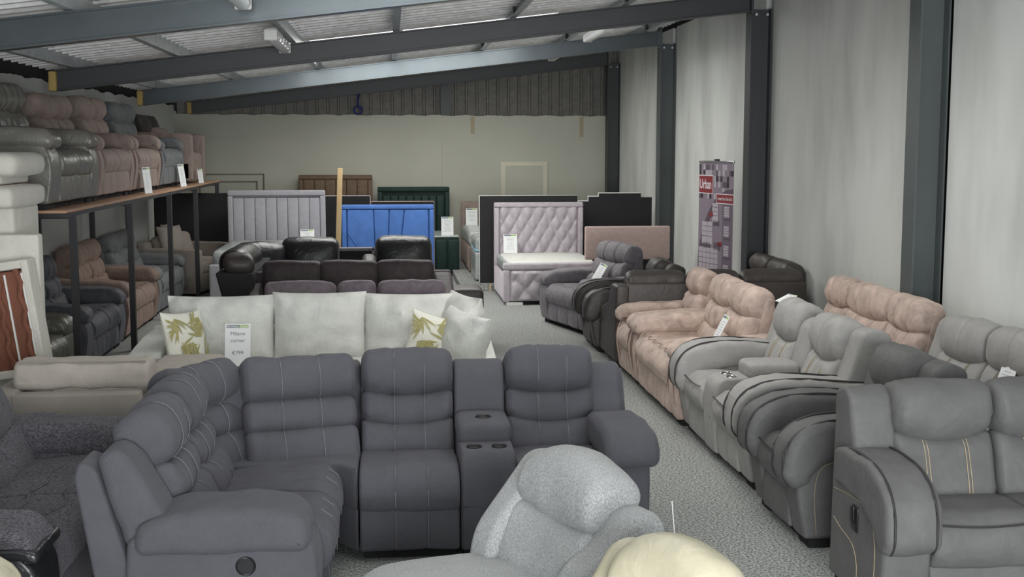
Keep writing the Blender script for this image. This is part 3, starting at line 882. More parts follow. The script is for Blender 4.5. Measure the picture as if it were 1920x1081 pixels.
def rafter(y, mat):
    x0, x1 = -3.36, 3.9
    o = MB(); L = (x1-x0)/math.cos(R(SL)); tf = T(x0, y, rb(x0), ry=-SL)
    box(o, 0, L, 0, .13, 0, .014, tf); box(o, 0, L, 0, .13, .196, .21, tf); box(o, 0, L, .06, .07, .014, .196, tf)
    r = o.build('rafter', mat, ce)
    part(r, 'end_plate', mat, lambda mb: box(mb, 3.875, 3.9, y-.02, y+.16, rb(3.9)-.03, rb(3.9)+.26))
    part(r, 'foam_filler', 'foam', lambda mb: rbox(mb, (x0-.045, y+.06, rb(x0)+.10), (.08, .12, .2), .02, wob=.01))
for y, mt in zip(FR, ('beam', 'beam', 'beam_dark', 'beam', 'beam_dark')): rafter(y, mt)
for x in (-3.2, -2.15, -.95, .12, 1.35, 2.55, 3.7):
    z = rb(x)+.212
    def zp(mb):
        pr = [(x-.06, z), (x, z), (x, z+.135), (x+.06, z+.135), (x+.06, z+.125), (x+.008, z+.125), (x+.008, z-.002), (x-.06, z-.002)]
        pr = [(a, b+.0) for a, b in pr]
        v = [(a, y, b+.01) for y in (1.6, YB) for a, b in pr]; n = len(pr)
        mb.add(v, [(i, (i+1) % n, n+(i+1) % n, n+i) for i in range(n)])
    p = part(ce, 'purlin', 'galv', zp)
    for y in FR[1:]:
        part(p, 'cleat', 'beam_dark', lambda mb: box(mb, x-.03, x-.006, y+.02, y+.1, z-.003, z+.12))
tag(build('blue_rope', 'rope', lambda mb: (tube(mb, [(-.50, YB-.3, 3.01), (-.52, YB-.31, 2.9), (-.51, YB-.31, 2.78), (-.48, YB-.3, 2.74)], .022), torus(mb, (0, 0, 0), .07, .02, T(-.52, YB-.31, 2.73, rx=80)))),
    'blue rope knotted round the far gable rafter above the back wall', 'rope')

def tube_light(x, y, L, label):
    z = rb(x)+.13
    o = thing('ceiling_light', label, 'ceiling light', (x, y, z), 0, 'tube lights under the roof')
    part(o, 'housing', 'white', lambda mb: rbox(mb, (0, L/2, .035), (.09, L, .05), .015))
    part(o, 'diffuser', 'tube', lambda mb: loft(mb, sup(0, -.005, .055, .05, 0, 2.2, 20), 0, L, ax='y', er=.02, n=2))
    for yy in (.0, L): part(o, 'end_cap', 'white', lambda mb: rbox(mb, (0, yy, .0), (.12, .03, .1), .015))
    def clip(mb):
        for k in range(5): box(mb, .052, .062, .05+k*L/5, .07+k*L/5, -.03, .03)
    part(o, 'clip', 'chrome', clip)
    part(o, 'bracket', 'galv', lambda mb: box(mb, -.02, .02, L*.3, L*.7, .05, .11))
tube_light(-1.02, 11.1, 1.5, 'white tube light hanging over the near left roof bay in front of dark rafter')
tube_light(-.98, 7.5, 1.2, 'tube light cut off by the top edge, above the nearest rafter')
tube_light(2.62, 14.7, 1.5, 'white tube light under the roof right of the second dark rafter')
tube_light(2.62, 18.6, 1.2, 'farthest tube light, just below the third rafter before the ribbed gable')
# ------------------------------------------------------------------ large corner recliner in the foreground
def corner_recliner():
    st = dict(ST['blue']); st.update(by=.48, ty=.70)
    r = thing('corner_recliner', 'big slate blue fabric corner recliner sofa with cup holder console in the foreground', 'sofa', (0, 6.05, 0))
    arm_unit(r, 1.11, 1.33, st, 1)
    seat_unit(r, .63, 1.13, st); console_unit(r, .345, .63, st); seat_unit(r, -.17, .345, st)
    tw = T(-.27, 0, 0, rz=90)
    sw_ = dict(st); sw_.update(by=.50, ty=.76, padtf=(.88, .12), ah=.585)
    seat_unit(r, -.30, .22, sw_, tw); seat_unit(r, -.84, -.30, sw_, tw); arm_unit(r, -1.12, -.84, sw_, -1, tw)
    # corner wedge: seat, plinth front and two angled backs of three rolls
    part(r, 'corner_seat', 'blue', lambda mb: loft(mb, rp([(-.175, .0), (-.175, .62), (-.55, .55), (-.95, .3), (-.95, .20), (-.29, .20)], [.06, .03, .1, .1, .03, .06], sub=.05), .27, .485, ax='z', er=.06, n=3, wob=.008))
    part(r, 'footrest', 'blue', lambda mb: loft(mb, rp([(-.175, .03), (-.175, .6), (-.9, .3), (-.9, .2), (-.29, .20)], .03), .055, .275, ax='z', er=.02, n=2))
    for cx, cy, rz, w in ((-.44, .29, 15, .60), (-.80, .20, 60, .50)):
        s2 = dict(st); tf = T(cx, cy, 0, rz=rz) @ T(0, -.48, 0)
        profs, _ = roll_profiles(s2)
        for i, P in enumerate(profs):
            part(r, 'headrest' if i == 2 else 'back_cushion', 'blue', lambda mb: loft(mb, P, -w/2, w/2, er=.05, n=8, seams=(-w*.17, w*.17), sd=.006, sw=.03, tf=tf, wob=.012, ruck=.007))
        def stc(mb):
            for xx in (-w*.17, w*.17):
                for P in profs:
                    Q = ccw(P); N = normals2(Q); c = Q.mean(0)
                    fr = sorted([q+n_*.001 for q, n_ in zip(Q, N) if n_[0] < .05], key=lambda q: q[1])
                    tube(mb, [(xx, q[0], q[1]) for q in fr], .0018, 4, tf)
        tag(part(r, 'stitching', 'stitch_blue', stc), kind='stuff')
    part(r, 'back_panel', 'blue', lambda mb: loft(mb, rp([(-.17, .74), (-.17, .92), (-.62, .92), (-1.16, .55), (-1.16, .1), (-.98, .1), (-.9, .36), (-.55, .64)], .05), .1, .90, ax='z', er=.03, n=2))
    # power switch on the outer face of the near arm
    def sw(mb):
        tf2 = tw @ T(-1.12, .33, .40) @ Matrix.Rotation(R(-90), 4, 'Y')
        torus(mb, (0, 0, 0), .036, .006, tf2, 24); cyl(mb, (0, 0, 0), .035, .008, tf=tf2, seg=24); cyl(mb, (0, 0, .005), .022, .006, tf=tf2)
    part(r, 'power_switch', 'black_plastic', sw)
    return r
corner_recliner()

# ------------------------------------------------------------------ light grey recliner chair, foreground
def round_chair(label, mat, loc, rz, w, H, by, ty, sz, wings=True, arch=.10):
    r = thing('recliner_chair', label, 'armchair', loc, rz)
    part(r, 'base', 'dark', lambda mb: cyl(mb, (0, .35, .05), .26, .10, seg=28))
    part(r, 'seat', mat, lambda mb: loft(mb, rp([(.02, .12), (-.03, .28), (.02, sz-.05), (.12, sz+.01), (by+.1, sz-.02), (by+.1, .12)], [.05, .12, .1, .12, .03, .03], sub=.06), -w/2+.01, w/2-.01, er=.10, n=10, bulge=.03, wob=.008))
    st = dict(by=by, ty=ty, sz=sz, H=H, rolls=(.58, .46), th=(.10, .125))
    profs, _ = roll_profiles(st); iw = w*.72
    for i, P in enumerate(profs):
        def warp(V):
            V = V.copy(); x = V[:, 0]/(iw/2)
            zc = (V[:, 2]-P[:, 1].mean())/(np.ptp(P[:, 1])/2)
            if i: V[:, 2] -= np.clip(zc+.3, 0, 2)*arch*.5*np.abs(x)**2.2; V[:, 2] -= np.clip(-zc, 0, 1)*.035*(1-x*x)
            else: V[:, 2] -= np.clip(zc, 0, 1)*.035*(1-x*x)
            V[:, 1] -= .03*np.abs(x)**2
            return V
        part(r, 'headrest' if i else 'back_cushion', mat, lambda mb: loft(mb, P, -iw/2, iw/2, er=.06, n=10, warp=warp, wob=.01, bulge=.01))
    for s in (-1, 1):
        up = .10 if s < 0 else .03
        B = rp([(by-.08, sz-.06), (by-.05, sz+.10), (ty-.09, H-.26+up), (ty, H-.15+up), (ty+.12, H-.16+up), (ty+.16, H-.28+up), (by+.2, sz-.1)], [.05, .1, .1, .07, .05, .06, .03], sub=.06)
        a = s*(w/2-.07)
        part(r, 'back_wing', mat, lambda mb: loft(mb, B, a-.085, a+.085, er=.07, n=5, wob=.008))
        D = rp([(by+.1, .2), (by+.05, sz), (ty+.03, H-.24), (ty+.14, H-.27), (by+.3, .2)], .04)
        part(r, 'side_panel', mat, lambda mb: loft(mb, D, a+s*.05-.03, a+s*.05+.03, er=.02, n=2, wob=.004))
    part(r, 'back_panel', mat, lambda mb: loft(mb, rp([(by+.12, .12), (by+.16, sz), (ty+.08, H-.20), (ty+.15, H-.24), (by+.3, .12)], .05), -w/2+.10, w/2-.10, er=.05, n=4))
    return r
lg = round_chair('light grey woven recliner chair with a rounded winged back in the front centre', 'lightgrey', (-.03, 4.31, 0), -68, .80, .905, .60, .80, .46)
part(lg, 'tag_string', 'white', lambda mb: tube(mb, [(.43, .95, .82), (.45, .96, .6), (.45, .955, .5)], .002, 4))
round_chair('cream hide chair of which just the rounded back top shows at the bottom edge', 'creamhide', (.23, 3.22, 0), -58, .60, .865, .56, .76, .44, arch=.08)

recliner('recliner_armchair', 'cream hide armchair peeking in at the bottom left corner', 'armchair', 'blue', (-1.36, 3.82, 0), 90, ['A.24', 'S.6', 'A.24'], mat='creamhide', stitch=None, seams=(), ah=.63)

# ------------------------------------------------------------------ charcoal tweed recliner, left foreground
def tweed():
    st = dict(ST['pink']); st.update(mat='tweed', by=.46, ty=.72, scallop=0, pipe=None, seams=(.5,), sd=.012, rolls=(.45, .55), th=(.1, .12), H=.97, sz=.47, ah=.6)
    r = thing('tweed_recliner', 'charcoal tweed recliner with black leather arm fronts at the left edge', 'sofa', (-1.40, 5.83, 0), 90)
    arm_unit(r, -1.05, -.75, st, -1); arm_unit(r, .75, 1.05, st, 1); seat_unit(r, -.75, 0, st); seat_unit(r, 0, .75, st)
    for s in (-1,):
        a = -1.05
        part(r, 'arm_front', 'black', lambda mb: loft(mb, rp([(.03, .05), (-.03, .3), (-.012, .48), (.1, .55), (.86, .56), (.86, .47), (.16, .46), (.08, .38), (.08, .05)], [.02, .1, .1, .06, .02, .02, .06, .06, .02]), a-.012, a+.312, er=.03, n=3), 'black leather arm facing')
        part(r, 'arm_band', 'black', lambda mb: loft(mb, rp([(-.03, .49), (-.03, .535), (.05, .552), (.8, .56), (.8, .52), (.05, .51)], .02), a-.03, a+.33, er=.02, n=3, wob=.006), 'black leather band round the arm')
    def curve(mb):
        for x0 in (-.75, 0):
            for yy, sg in ((.14, .05), (.30, .03)):
                tube(mb, [(x0+.02+.71*k/14, yy-sg*abs(math.sin(2*math.pi*k/14)), .482+(-.01 if yy < .12 else 0)) for k in range(15)], .006, 6)
    part(r, 'seat_seam', 'tweed', curve)
tweed()

# ------------------------------------------------------------------ right row, front: chairs along the aisle facing left
recliner('recliner_sofa', 'large grey suede recliner sofa with tan stitching in the right foreground', 'sofa', 'grey', (2.84, 4.95, 0), 0, ['A.22', 'S.49', 'S.51', 'A.24'], al=.66, by=.35, ty=.51, sz=.5, ah=.64, H=1.01)
recliner('recliner_armchair', 'grey suede recliner armchair standing behind the large grey sofa', 'armchair', 'grey', (2.10, 6.49, 0), -90, ['A.2', 'S.46', 'A.2'], by=.52, ty=.72)
recliner('recliner_sofa', 'pale grey suede two-seat recliner with a cup holder console, on the aisle', 'sofa', 'pale', (2.14, 8.02, 0), -90, ['A.22', 'S.5', 'C.28', 'S.5', 'A.22'], by=.52, ty=.72)
recliner('recliner_sofa', 'dusty pink suede two-seat sofa on the aisle with a price card', 'sofa', 'pink', (2.11, 9.73, 0), -90, ['A.2', 'S.61', 'S.61', 'A.2'], by=.5, ty=.7)
recliner('recliner_armchair', 'narrow dusty pink suede armchair between pink sofa and dark brown corner', 'armchair', 'pink', (2.11, 10.94, 0), -90, ['A.14', 'S.44', 'A.14'], by=.5, ty=.7, H=1.0)
recliner('recliner_sofa', 'dusty pink suede recliner against the right wall behind the aisle row', 'sofa', 'pink', (3.07, 9.1, 0), -90, ['A.16', 'S.48', 'S.80', 'S.56'], by=.46, ty=.62, H=1.04)
recliner('recliner_sofa', 'grey suede sofa with head pillows against the right wall, nearer than pink recliner', 'sofa', 'pale', (3.11, 7.18, 0), -83, ['A.18', 'S.52', 'S.52', 'A.18'], by=.48, ty=.66, H=1.0)
recliner('recliner_sofa', 'charcoal velvet tufted loveseat facing the aisle in front of the lilac bed', 'sofa', 'tuft', (1.96, 13.96, 0), -75, ['A.25', 'S.88', 'A.25'], by=.46, ty=.7)
recliner('recliner_armchair', 'dark brown recliner armchair beside the charcoal tufted loveseat', 'armchair', 'grey', (2.05, 12.73, 0), -90, ['A.2', 'S.44', 'A.2'], mat='choc', stitch='pipe_dark', H=.93, ah=.6)

def brown_corner():
    st = dict(ST['blue']); st.update(mat='choc', stitch=None, seams=(), rolls=(.4, .3, .3), H=.93, th=(.08, .085, .105), by=.56, ty=.76)
    r = thing('corner_sofa', 'dark brown corner sofa standing with its back to the camera', 'sofa', (3.05, 12.30, 0), 180)
    x = -.92
    for w in (.62, .52, .60):
        seat_unit(r, x, x+w, st); x += w
    # low end panel on the left of the back as seen from the aisle
    part(r, 'end_panel', 'choc', lambda mb: loft(mb, rp([(.1, .06), (.1, .5), (.5, .6), (.70, .80), (.97, .80), (.95, .06)], .04), .80, .93, er=.03, n=2))
    part(r, 'outside_back', 'choc', lambda mb: loft(mb, rp([(.78, .07), (.83, .81), (.95, .815), (.97, .07)], .03), -.93, .82, er=.02, n=2))
    return r, st
r_, st_ = brown_corner()
# return run along the right wall
for a, b in ((-.65, -.02), (-.02, .60)):
    s3 = dict(st_); s3.update(H=.97)
    seat_unit(r_, a, b, s3, T(-.12, 0, 0, rz=90))

# ------------------------------------------------------------------ sage corner sofa in the middle
def sage():
    r = thing('corner_sofa', 'sage grey linen corner sofa with loose back cushions and leaf pillows', 'sofa', (-.55, 8.92, 0))
    x0, x1 = -1.34, 1.33
    part(r, 'plinth', 'sage', lambda mb: rbox(mb, (0, .5, .19), (x1-x0-.02, .92, .26), .03))
    for sx in (-1.2, 1.2):
        for yy in (.1, .88): part(r, 'foot', 'black_plastic', lambda mb: cyl(mb, (sx, yy, .03), .025, .06))
    part(r, 'back_frame', 'sage', lambda mb: loft(mb, rp([(.80, .2), (.82, .68), (.97, .70), (.99, .07), (.82, .07)], .04), x0+.02, x1-.02, er=.04, n=4))
    part(r, 'arm', 'sage', lambda mb: loft(mb, rp([(.0, .07), (-.01, .58), (.05, .62), (.5, .66), (.96, .67), (.97, .07)], [.03, .04, .06, .1, .04, .03]), x0, x0+.24, er=.04, n=4, wob=.006))
    part(r, 'arm', 'sage', lambda mb: loft(mb, rp([(.0, .07), (-.01, .52), (.05, .56), (.5, .62), (.96, .66), (.97, .07)], [.03, .04, .06, .1, .04, .03]), x1-.10, x1, er=.035, n=3, wob=.006))
    sw = (x1-x0-.36)/3
    for k in range(3):
        part(r, 'seat_cushion', 'sage', lambda mb: rbox(mb, (x0+.25+sw*(k+.5), .40, .38), (sw-.01, .80, .18), .06, (0, .01, .025), wob=.012))
    for k, (cx, w, rz, dz) in enumerate(((-.75, .80, 1, 0), (.0, .70, 0, .018), (.70, .71, -5, .0))):
        part(r, 'back_cushion', 'sage', lambda mb: (pillow(mb, w+.03, .60, .36, T(cx, .66, .665+dz, rz=rz, rx=-13), pinch=.05, wob=.045, seed=k*5, flat=.42, n=22)))
    part(r, 'back_cushion', 'sage', lambda mb: pillow(mb, .62, .60, .28, T(1.07, .50, .675, rz=-72, rx=-14), pinch=.05, wob=.03, seed=31, flat=.42, n=20))
    part(r, 'scatter_cushion', 'sage', lambda mb: pillow(mb, .52, .50, .26, T(1.08, .18, .63, rz=-58, rx=-16, ry=6), pinch=.07, wob=.035, seed=47, flat=.3, n=20))
    return r
sage()
def leaf_cushion(label, loc, rz, roll, s, seed):
    o = thing('leaf_cushion', label, 'cushion', loc, rz)
    tf = T(0, 0, 0, rx=-14, ry=roll)
    part(o, 'cover', 'leafcloth', lambda mb: pillow(mb, s, s, .15, tf, pinch=.09, wob=.008, seed=seed))
    rnd = random.Random(seed)
    def leaves(mb):
        hw = s/2
        for (cx, cz, base) in ((-.35, .30, 200), (.28, .05, 120), (-.1, -.42, 70), (.36, .45, 240), (.35, -.35, 30), (-.38, -.10, 330), (.0, .25, 20), (-.05, -.05, 250), (-.4, .46, 290)):
            for k in range(5):
                a = R(base+(k-2)*24+rnd.uniform(-8, 8)); L = s*rnd.uniform(.28, .40); wd = L*.055
                v = []; f = []; n = 6
                for i in range(n+1):
                    t = i/n; ww = wd*math.sin(math.pi*min(1, t*.95+.05))
                    for sg in (-1, 1):
                        px = cx*hw*1.6+math.cos(a)*L*t-math.sin(a)*ww*sg; pz = cz*hw*1.6+math.sin(a)*L*t+math.cos(a)*ww*sg
                        u, w_ = max(-.94, min(.94, px/hw)), max(-.94, min(.94, pz/hw))
                        px, pz = u*hw, w_*hw
                        th = max(0, (1-u*u)*(1-w_*w_))**.42*.075+.006
                        v.append((px, -th, pz))
                for i in range(n): f.append((2*i, 2*i+1, 2*i+3, 2*i+2))
                mb.add(v, f, tf)
    tag(part(o, 'leaf_pattern', 'leaf', leaves), kind='stuff')
    return o
leaf_cushion('white cushion with green palm leaves leaning at the left arm of sage sofa', (-1.50, 9.10, .68), 62, 4, .46, 3)
leaf_cushion('white leaf pattern cushion half behind crumpled pillow, right end of sage sofa', (.32, 9.16, .64), 4, 16, .42, 8)
price_card('white price card reading Milano corner, propped on the sage sofa', (-1.13, 9.10, .465), 3, 14, .185, .34, [('Milano', .78, .56), ('corner', .63, .56), ('€799', .36, .44)], roll=1)

# ------------------------------------------------------------------ plum, velvet and black sofas behind the sage sofa
recliner('recliner_sofa', 'plum grey velvet sofa with round bolster headrests right behind the sage sofa', 'sofa', 'tuft', (-.31, 10.42, 0), 0, ['A.2', 'S.65', 'S.36', 'S.63', 'A.2'], mat='plum', rolls=(.42, .26, .32), th=(.08, .08, .105), H=.90, seams=(), sd=0, ah=.66, scallop=0, by=.5, ty=.7)
def velvet():
    r = thing('sofa', 'dark umber velvet three-cushion sofa behind the plum bolster sofa', 'sofa', (-.37, 11.52, 0))
    w = 1.98
    part(r, 'plinth', 'velvet', lambda mb: rbox(mb, (0, .5, .2), (w, .9, .3), .03))
    part(r, 'back_frame', 'velvet', lambda mb: loft(mb, rp([(.74, .3), (.8, .86), (.95, .86), (.98, .06), (.8, .06)], .04), -w/2, w/2, er=.03, n=3))
    part(r, 'arm', 'velvet', lambda mb: loft(mb, rp([(.0, .06), (0, .58), (.06, .66), (.7, .84), (.97, .86), (.97, .06)], .05), w/2-.19, w/2, er=.05, n=3))
    part(r, 'arm', 'velvet', lambda mb: loft(mb, rp([(.0, .06), (0, .58), (.06, .66), (.7, .76), (.97, .80), (.97, .06)], .05), -w/2, -w/2+.12, er=.04, n=3))
    for k in range(3):
        cx = -w/2+.12+(w-.31)/3*(k+.5)
        part(r, 'seat_cushion', 'velvet', lambda mb: rbox(mb, (cx, .38, .40), (.585, .7, .18), .05, (0, .01, .02), wob=.01))
        part(r, 'back_cushion', 'velvet', lambda mb: rbox(mb, (0, 0, 0), (.585, .17, .56), .06, (0, .04, .015), tf=T(cx, .69, .69, rx=-9), wob=.014))
velvet()
tag(part(None, 'brown_ottoman', 'choc', lambda mb: rbox(mb, (.80, 13.0, .31), (.36, .5, .60), .05, (0, .01, .02))), 'small dark brown hide box seat at right end of the umber velvet sofa', 'footstool')

def black_corner():
    r = thing('corner_sofa', 'black leather corner sofa with plump back cushions before the grey headboard', 'sofa', (-1.1, 13.3, 0))
    part(r, 'plinth', 'black', lambda mb: rbox(mb, (.0, .55, .22), (1.0, .95, .34), .04))
    part(r, 'wing_plinth', 'black', lambda mb: rbox(mb, (-.32, -.45, .22), (.46, 1.5, .34), .04))
    part(r, 'back_frame', 'black', lambda mb: loft(mb, rp([(.78, .3), (.86, .86), (1.02, .88), (1.04, .06)], .04), -.62, .5, er=.04, n=3))
    part(r, 'wing_back', 'lining', lambda mb: loft(mb, rp([(-.58, .89), (-.22, .88), (-.22, .06), (-.38, .06)], .02), -1.3, .9, ax='y', er=.02, n=3), 'dark slanting outside back')
    part(r, 'seat_cushion', 'black', lambda mb: rbox(mb, (.15, .45, .42), (.68, .7, .17), .05, (0, .01, .02), wob=.01))
    part(r, 'back_cushion', 'black', lambda mb: rbox(mb, (0, 0, 0), (.66, .24, .52), .09, (0, .06, .02), tf=T(.20, .82, .80, rx=-8), wob=.014))
    part(r, 'corner_cushion', 'black', lambda mb: rbox(mb, (0, 0, 0), (.62, .24, .50), .10, (0, .06, .02), tf=T(-.34, .60, .78, rz=38, rx=-8), wob=.014))
    part(r, 'wing_cushion', 'black', lambda mb: rbox(mb, (0, 0, 0), (.9, .26, .34), .09, (0, .04, .04), tf=T(-.46, -.15, .86, rz=84, rx=-4), wob=.012))
    part(r, 'wing_headrest', 'choc', lambda mb: rbox(mb, (0, 0, 0), (.30, .34, .17), .07, (0, .02, .03), tf=T(-.38, -1.05, .955, rz=8), wob=.01), 'dark brown end cushion')
black_corner()
def black_chair():
    r = thing('leather_armchair', 'black leather seat with one plump back cushion in front of blue headboard', 'armchair', (.12, 13.35, 0))
    part(r, 'plinth', 'black', lambda mb: rbox(mb, (0, .5, .22), (.76, .92, .36), .04))
    part(r, 'seat_cushion', 'black', lambda mb: rbox(mb, (.03, .4, .43), (.64, .7, .16), .05, (0, .01, .02), wob=.01))
    part(r, 'back_frame', 'black', lambda mb: loft(mb, rp([(.72, .3), (.82, .86), (.95, .88), (.97, .06)], .04), -.3, .37, er=.03, n=3))
    part(r, 'back_cushion', 'black', lambda mb: rbox(mb, (0, 0, 0), (.66, .26, .58), .10, (0, .07, .02), tf=T(.04, .74, .78, rx=-9), wob=.015))
    part(r, 'arm', 'choc', lambda mb: loft(mb, rp([(-.02, .1), (-.03, .6), (.1, .82), (.4, .92), (.7, .86), (.75, .1)], .1), -.43, -.27, er=.06, n=3, wob=.01), 'dark brown rolled arm')
    part(r, 'tissue_wad', 'white', lambda mb: rbox(mb, (.30, .72, .86), (.1, .08, .10), .03, (.01, .01, .01), wob=.03)) if False else None
black_chair()
def edge_base():
    o = thing('bed_base', 'dark cloth-backed bed base stood on edge under the pine batten', 'bed base', (-.42, 15.05, 0))
    part(o, 'frame', 'tuft', lambda mb: (rbox(mb, (-.22, 0, .44), (.04, .12, .88), .01), rbox(mb, (.22, 0, .44), (.04, .12, .88), .01), rbox(mb, (0, 0, .86), (.48, .12, .04), .01)))
    part(o, 'lining', 'lining', lambda mb: rbox(mb, (0, .0, .43), (.42, .08, .84), .01, wob=.004))
edge_base()
tag(build('pine_batten', 'pine', lambda mb: rbox(mb, (0, 0, .92), (.062, .03, 1.84), .003, tf=T(-.665, 15.22, 0, ry=2.2, rx=-1))), 'pale pine batten leaning upright between grey and blue headboards', 'batten')

# ------------------------------------------------------------------ headboards and beds
def border(r, mat, w, h, z0, t, b, y=0):
    part(r, 'border_strip', mat, lambda mb: rbox(mb, (0, y, z0+h-b/2), (w, t, b), .02))
    for s in (-1, 1): part(r, 'border_strip', mat, lambda mb: rbox(mb, (s*(w/2-b/2), y, z0+(h-b)/2), (b, t, h-b-.004), .02))
def channels(r, mat, w, h, z0, n, t, y, xs=None):
    xs = xs or [-w/2+w*k/n for k in range(n+1)]
    for a, b in zip(xs[:-1], xs[1:]):
        part(r, 'channel', mat, lambda mb: rbox(mb, ((a+b)/2, y, z0+h/2), (b-a-.004, t, h), .015, (0, .012, 0), n=3))
def diamonds(r, name, mat, w, h, z0, y, pw, ph, d, M_=None):
    nx, nz = int(w/pw*14), int(h/ph*14); v = []; f = []
    for i in range(nx+1):
        for j in range(nz+1):
            x = -w/2+w*i/nx; z = h*j/nz
            u = x/pw+z/ph; q = x/pw-z/ph
            s = (abs(math.sin(math.pi*u))*abs(math.sin(math.pi*q)))**.42
            if z > h-ph*.5:            # pleats run straight up to the border above the last buttons
                k = (z-(h-ph*.5))/(ph*.5); s = s*(1-k)+k*(abs(math.sin(math.pi*(x/pw+.5)))**.42 if True else 0)
            e = min(1, (w/2-abs(x))/.03, z/.03+.2, (h-z)/.03)
            v.append((x, y-d*s*max(0, e), z0+z))
    for i in range(nx):
        for j in range(nz):
            a = i*(nz+1)+j; f.append((a, a+nz+1, a+nz+2, a+1))
    mb = MB(); mb.add(v, f)
    o = mb.build(name, mat, r, ang=60)
    def btn(mb):
        k = 0
        for i in range(-12, 13):
            for j in range(0, 14):
                x, z = i*pw/2, j*ph/2
                if (i+j) % 2 == 0 and abs(x) < w/2-.03 and .03 < z < h-.05: rbox(mb, (x, y-.004, z0+z), (.022, .014, .022), .007, n=1)
    tag(part(r, 'buttons', mat, btn), kind='stuff')
    return o

def channel_bed():
    r = thing('channel_bed', 'bed with tall grey plush headboard of vertical channels and wrapped mattress', 'bed', (-1.655, 18.42, 0))
    part(r, 'headboard', 'channel', lambda mb: rbox(mb, (0, .06, .73), (1.42, .06, 1.46), .02))
    border(r, 'channel', 1.42, 1.40, .06, .11, .075, 0)
    channels(r, 'channel', 1.27, 1.20, .15, 8, .07, 0)
    part(r, 'bed_base', 'channel', lambda mb: rbox(mb, (0, -1.08, .28), (1.36, 1.98, .5), .03))
    part(r, 'footboard', 'channel', lambda mb: rbox(mb, (.0, -2.12, .29), (1.40, .08, .56), .025))
    part(r, 'mattress', 'plastic_wrap', lambda mb: rbox(mb, (0, -1.06, .63), (1.34, 1.96, .22), .06, (0, 0, .02), n=8, wob=.02), 'milky plastic-wrapped mattress')
channel_bed()
price_card('white price card on the wrapped mattress before the grey channel headboard', (-1.12, 16.95, .765), 0, 6, .19, .21, 'faint')

def plain_back(name, label, loc, w, h, rz=0, edge='white', tilt=2, steps=None, mat='lining'):
    o = thing(name, label, 'headboard', loc, rz)
    tf = T(rx=-tilt)
    if steps:
        pts = steps
        part(o, 'backing', mat, lambda mb: loft(mb, np.array(pts), -.02, .02, ax='y', er=.006, n=1, tf=tf))
        part(o, 'front_padding', edge, lambda mb: loft(mb, np.array([((x*1.012), z*1.0+(.014 if z > .1 else 0)) for x, z in pts]), .022, .08, ax='y', er=.015, n=1, tf=tf), 'pale upholstered front')
    else:
        part(o, 'backing', mat, lambda mb: rbox(mb, (0, 0, h/2), (w-.02, .02, h-.012), .006, tf=tf, wob=.002))
        part(o, 'front_padding', edge, lambda mb: rbox(mb, (0, .045, h/2), (w, .07, h), .02, tf=tf), 'pale upholstered front')
    return o
plain_back('headboard_back', 'wide black-lined headboard back standing in the far left corner beyond the rack', (-2.99, 19.1, 0), 1.16, 1.40, edge='lining')
plain_back('headboard_back', 'black-lined headboard with pale edge between grey channel headboard and pine batten', (-.72, 19.3, 0), .86, 1.345, edge='lilac', tilt=1)
plain_back('headboard_back', 'black-lined headboard with thin pinkish edge peeping over the blue headboard', (.20, 18.6, 0), .96, 1.285, edge='blush', tilt=1)
plain_back('headboard_back', 'wide black-lined headboard with white edge standing behind the lilac bed', (2.05, 18.0, .10), 1.47, 1.29, tilt=1)
plain_back('headboard_back', 'black stepped-top headboard back with white edge near the right wall', (3.42, 18.35, .10), 1.1, 1.28, tilt=1,
           steps=[(-.57, 0), (.55, 0), (.55, 1.24), (.38, 1.24), (.38, 1.30), (-.26, 1.30), (-.26, 1.25), (-.42, 1.25), (-.42, 1.18), (-.57, 1.18)])

def blue_board():
    r = thing('blue_headboard', 'royal blue velvet headboard with fanned seams', 'headboard', (-.02, 17.2, 0))
    part(r, 'board', 'royal', lambda mb: rbox(mb, (0, .05, .65), (1.28, .05, 1.30), .02))
    border(r, 'royal', 1.28, 1.25, .05, .10, .065, 0)
    # five panels fanning out from the bottom
    xb = (-.565, -.17, -.02, .12, .565); xt = (-.565, -.20, .02, .23, .565); z0, z1 = .30, 1.232
    for i in range(4):
        P = rp([(xb[i]+.004, z0), (xb[i+1]-.004, z0), (xt[i+1]-.004, z1), (xt[i]+.004, z1)], .02, sub=.2)
        part(r, 'panel', 'royal', lambda mb: loft(mb, P, -.04, .03, ax='y', er=.02, n=1))
    for a, b in (((-.56, -.045, .92), (-.36, -.045, .62)), ((.565, -.045, .85), (.30, -.045, .6))):
        part(r, 'seam', 'green' if False else 'royal', lambda mb: tube(mb, [a, b], .006))
    part(r, 'leg', 'pine', lambda mb: box(mb, -.3, -.22, .02, .05, 0, .3)); part(r, 'leg', 'pine', lambda mb: box(mb, .22, .3, .02, .05, 0, .3))
blue_board()
def leaning_board(name, label, mat, loc, w, h, n, b=.08, tilt=2):
    r = thing(name, label, 'headboard', loc); r.rotation_euler = (R(-tilt), 0, 0)
    part(r, 'board', mat, lambda mb: rbox(mb, (0, .05, h/2), (w, .05, h), .02))
    border(r, mat, w, h-.03, .03, .10, b, 0)
    channels(r, mat, w-2*b, h-b-.2, .2, n, .07, 0)
    return r
leaning_board('brown_headboard', 'brown plush channelled headboard on the back wall behind the batten', 'walnut', (-.93, 21.75, 0), 1.28, 1.61, 6)
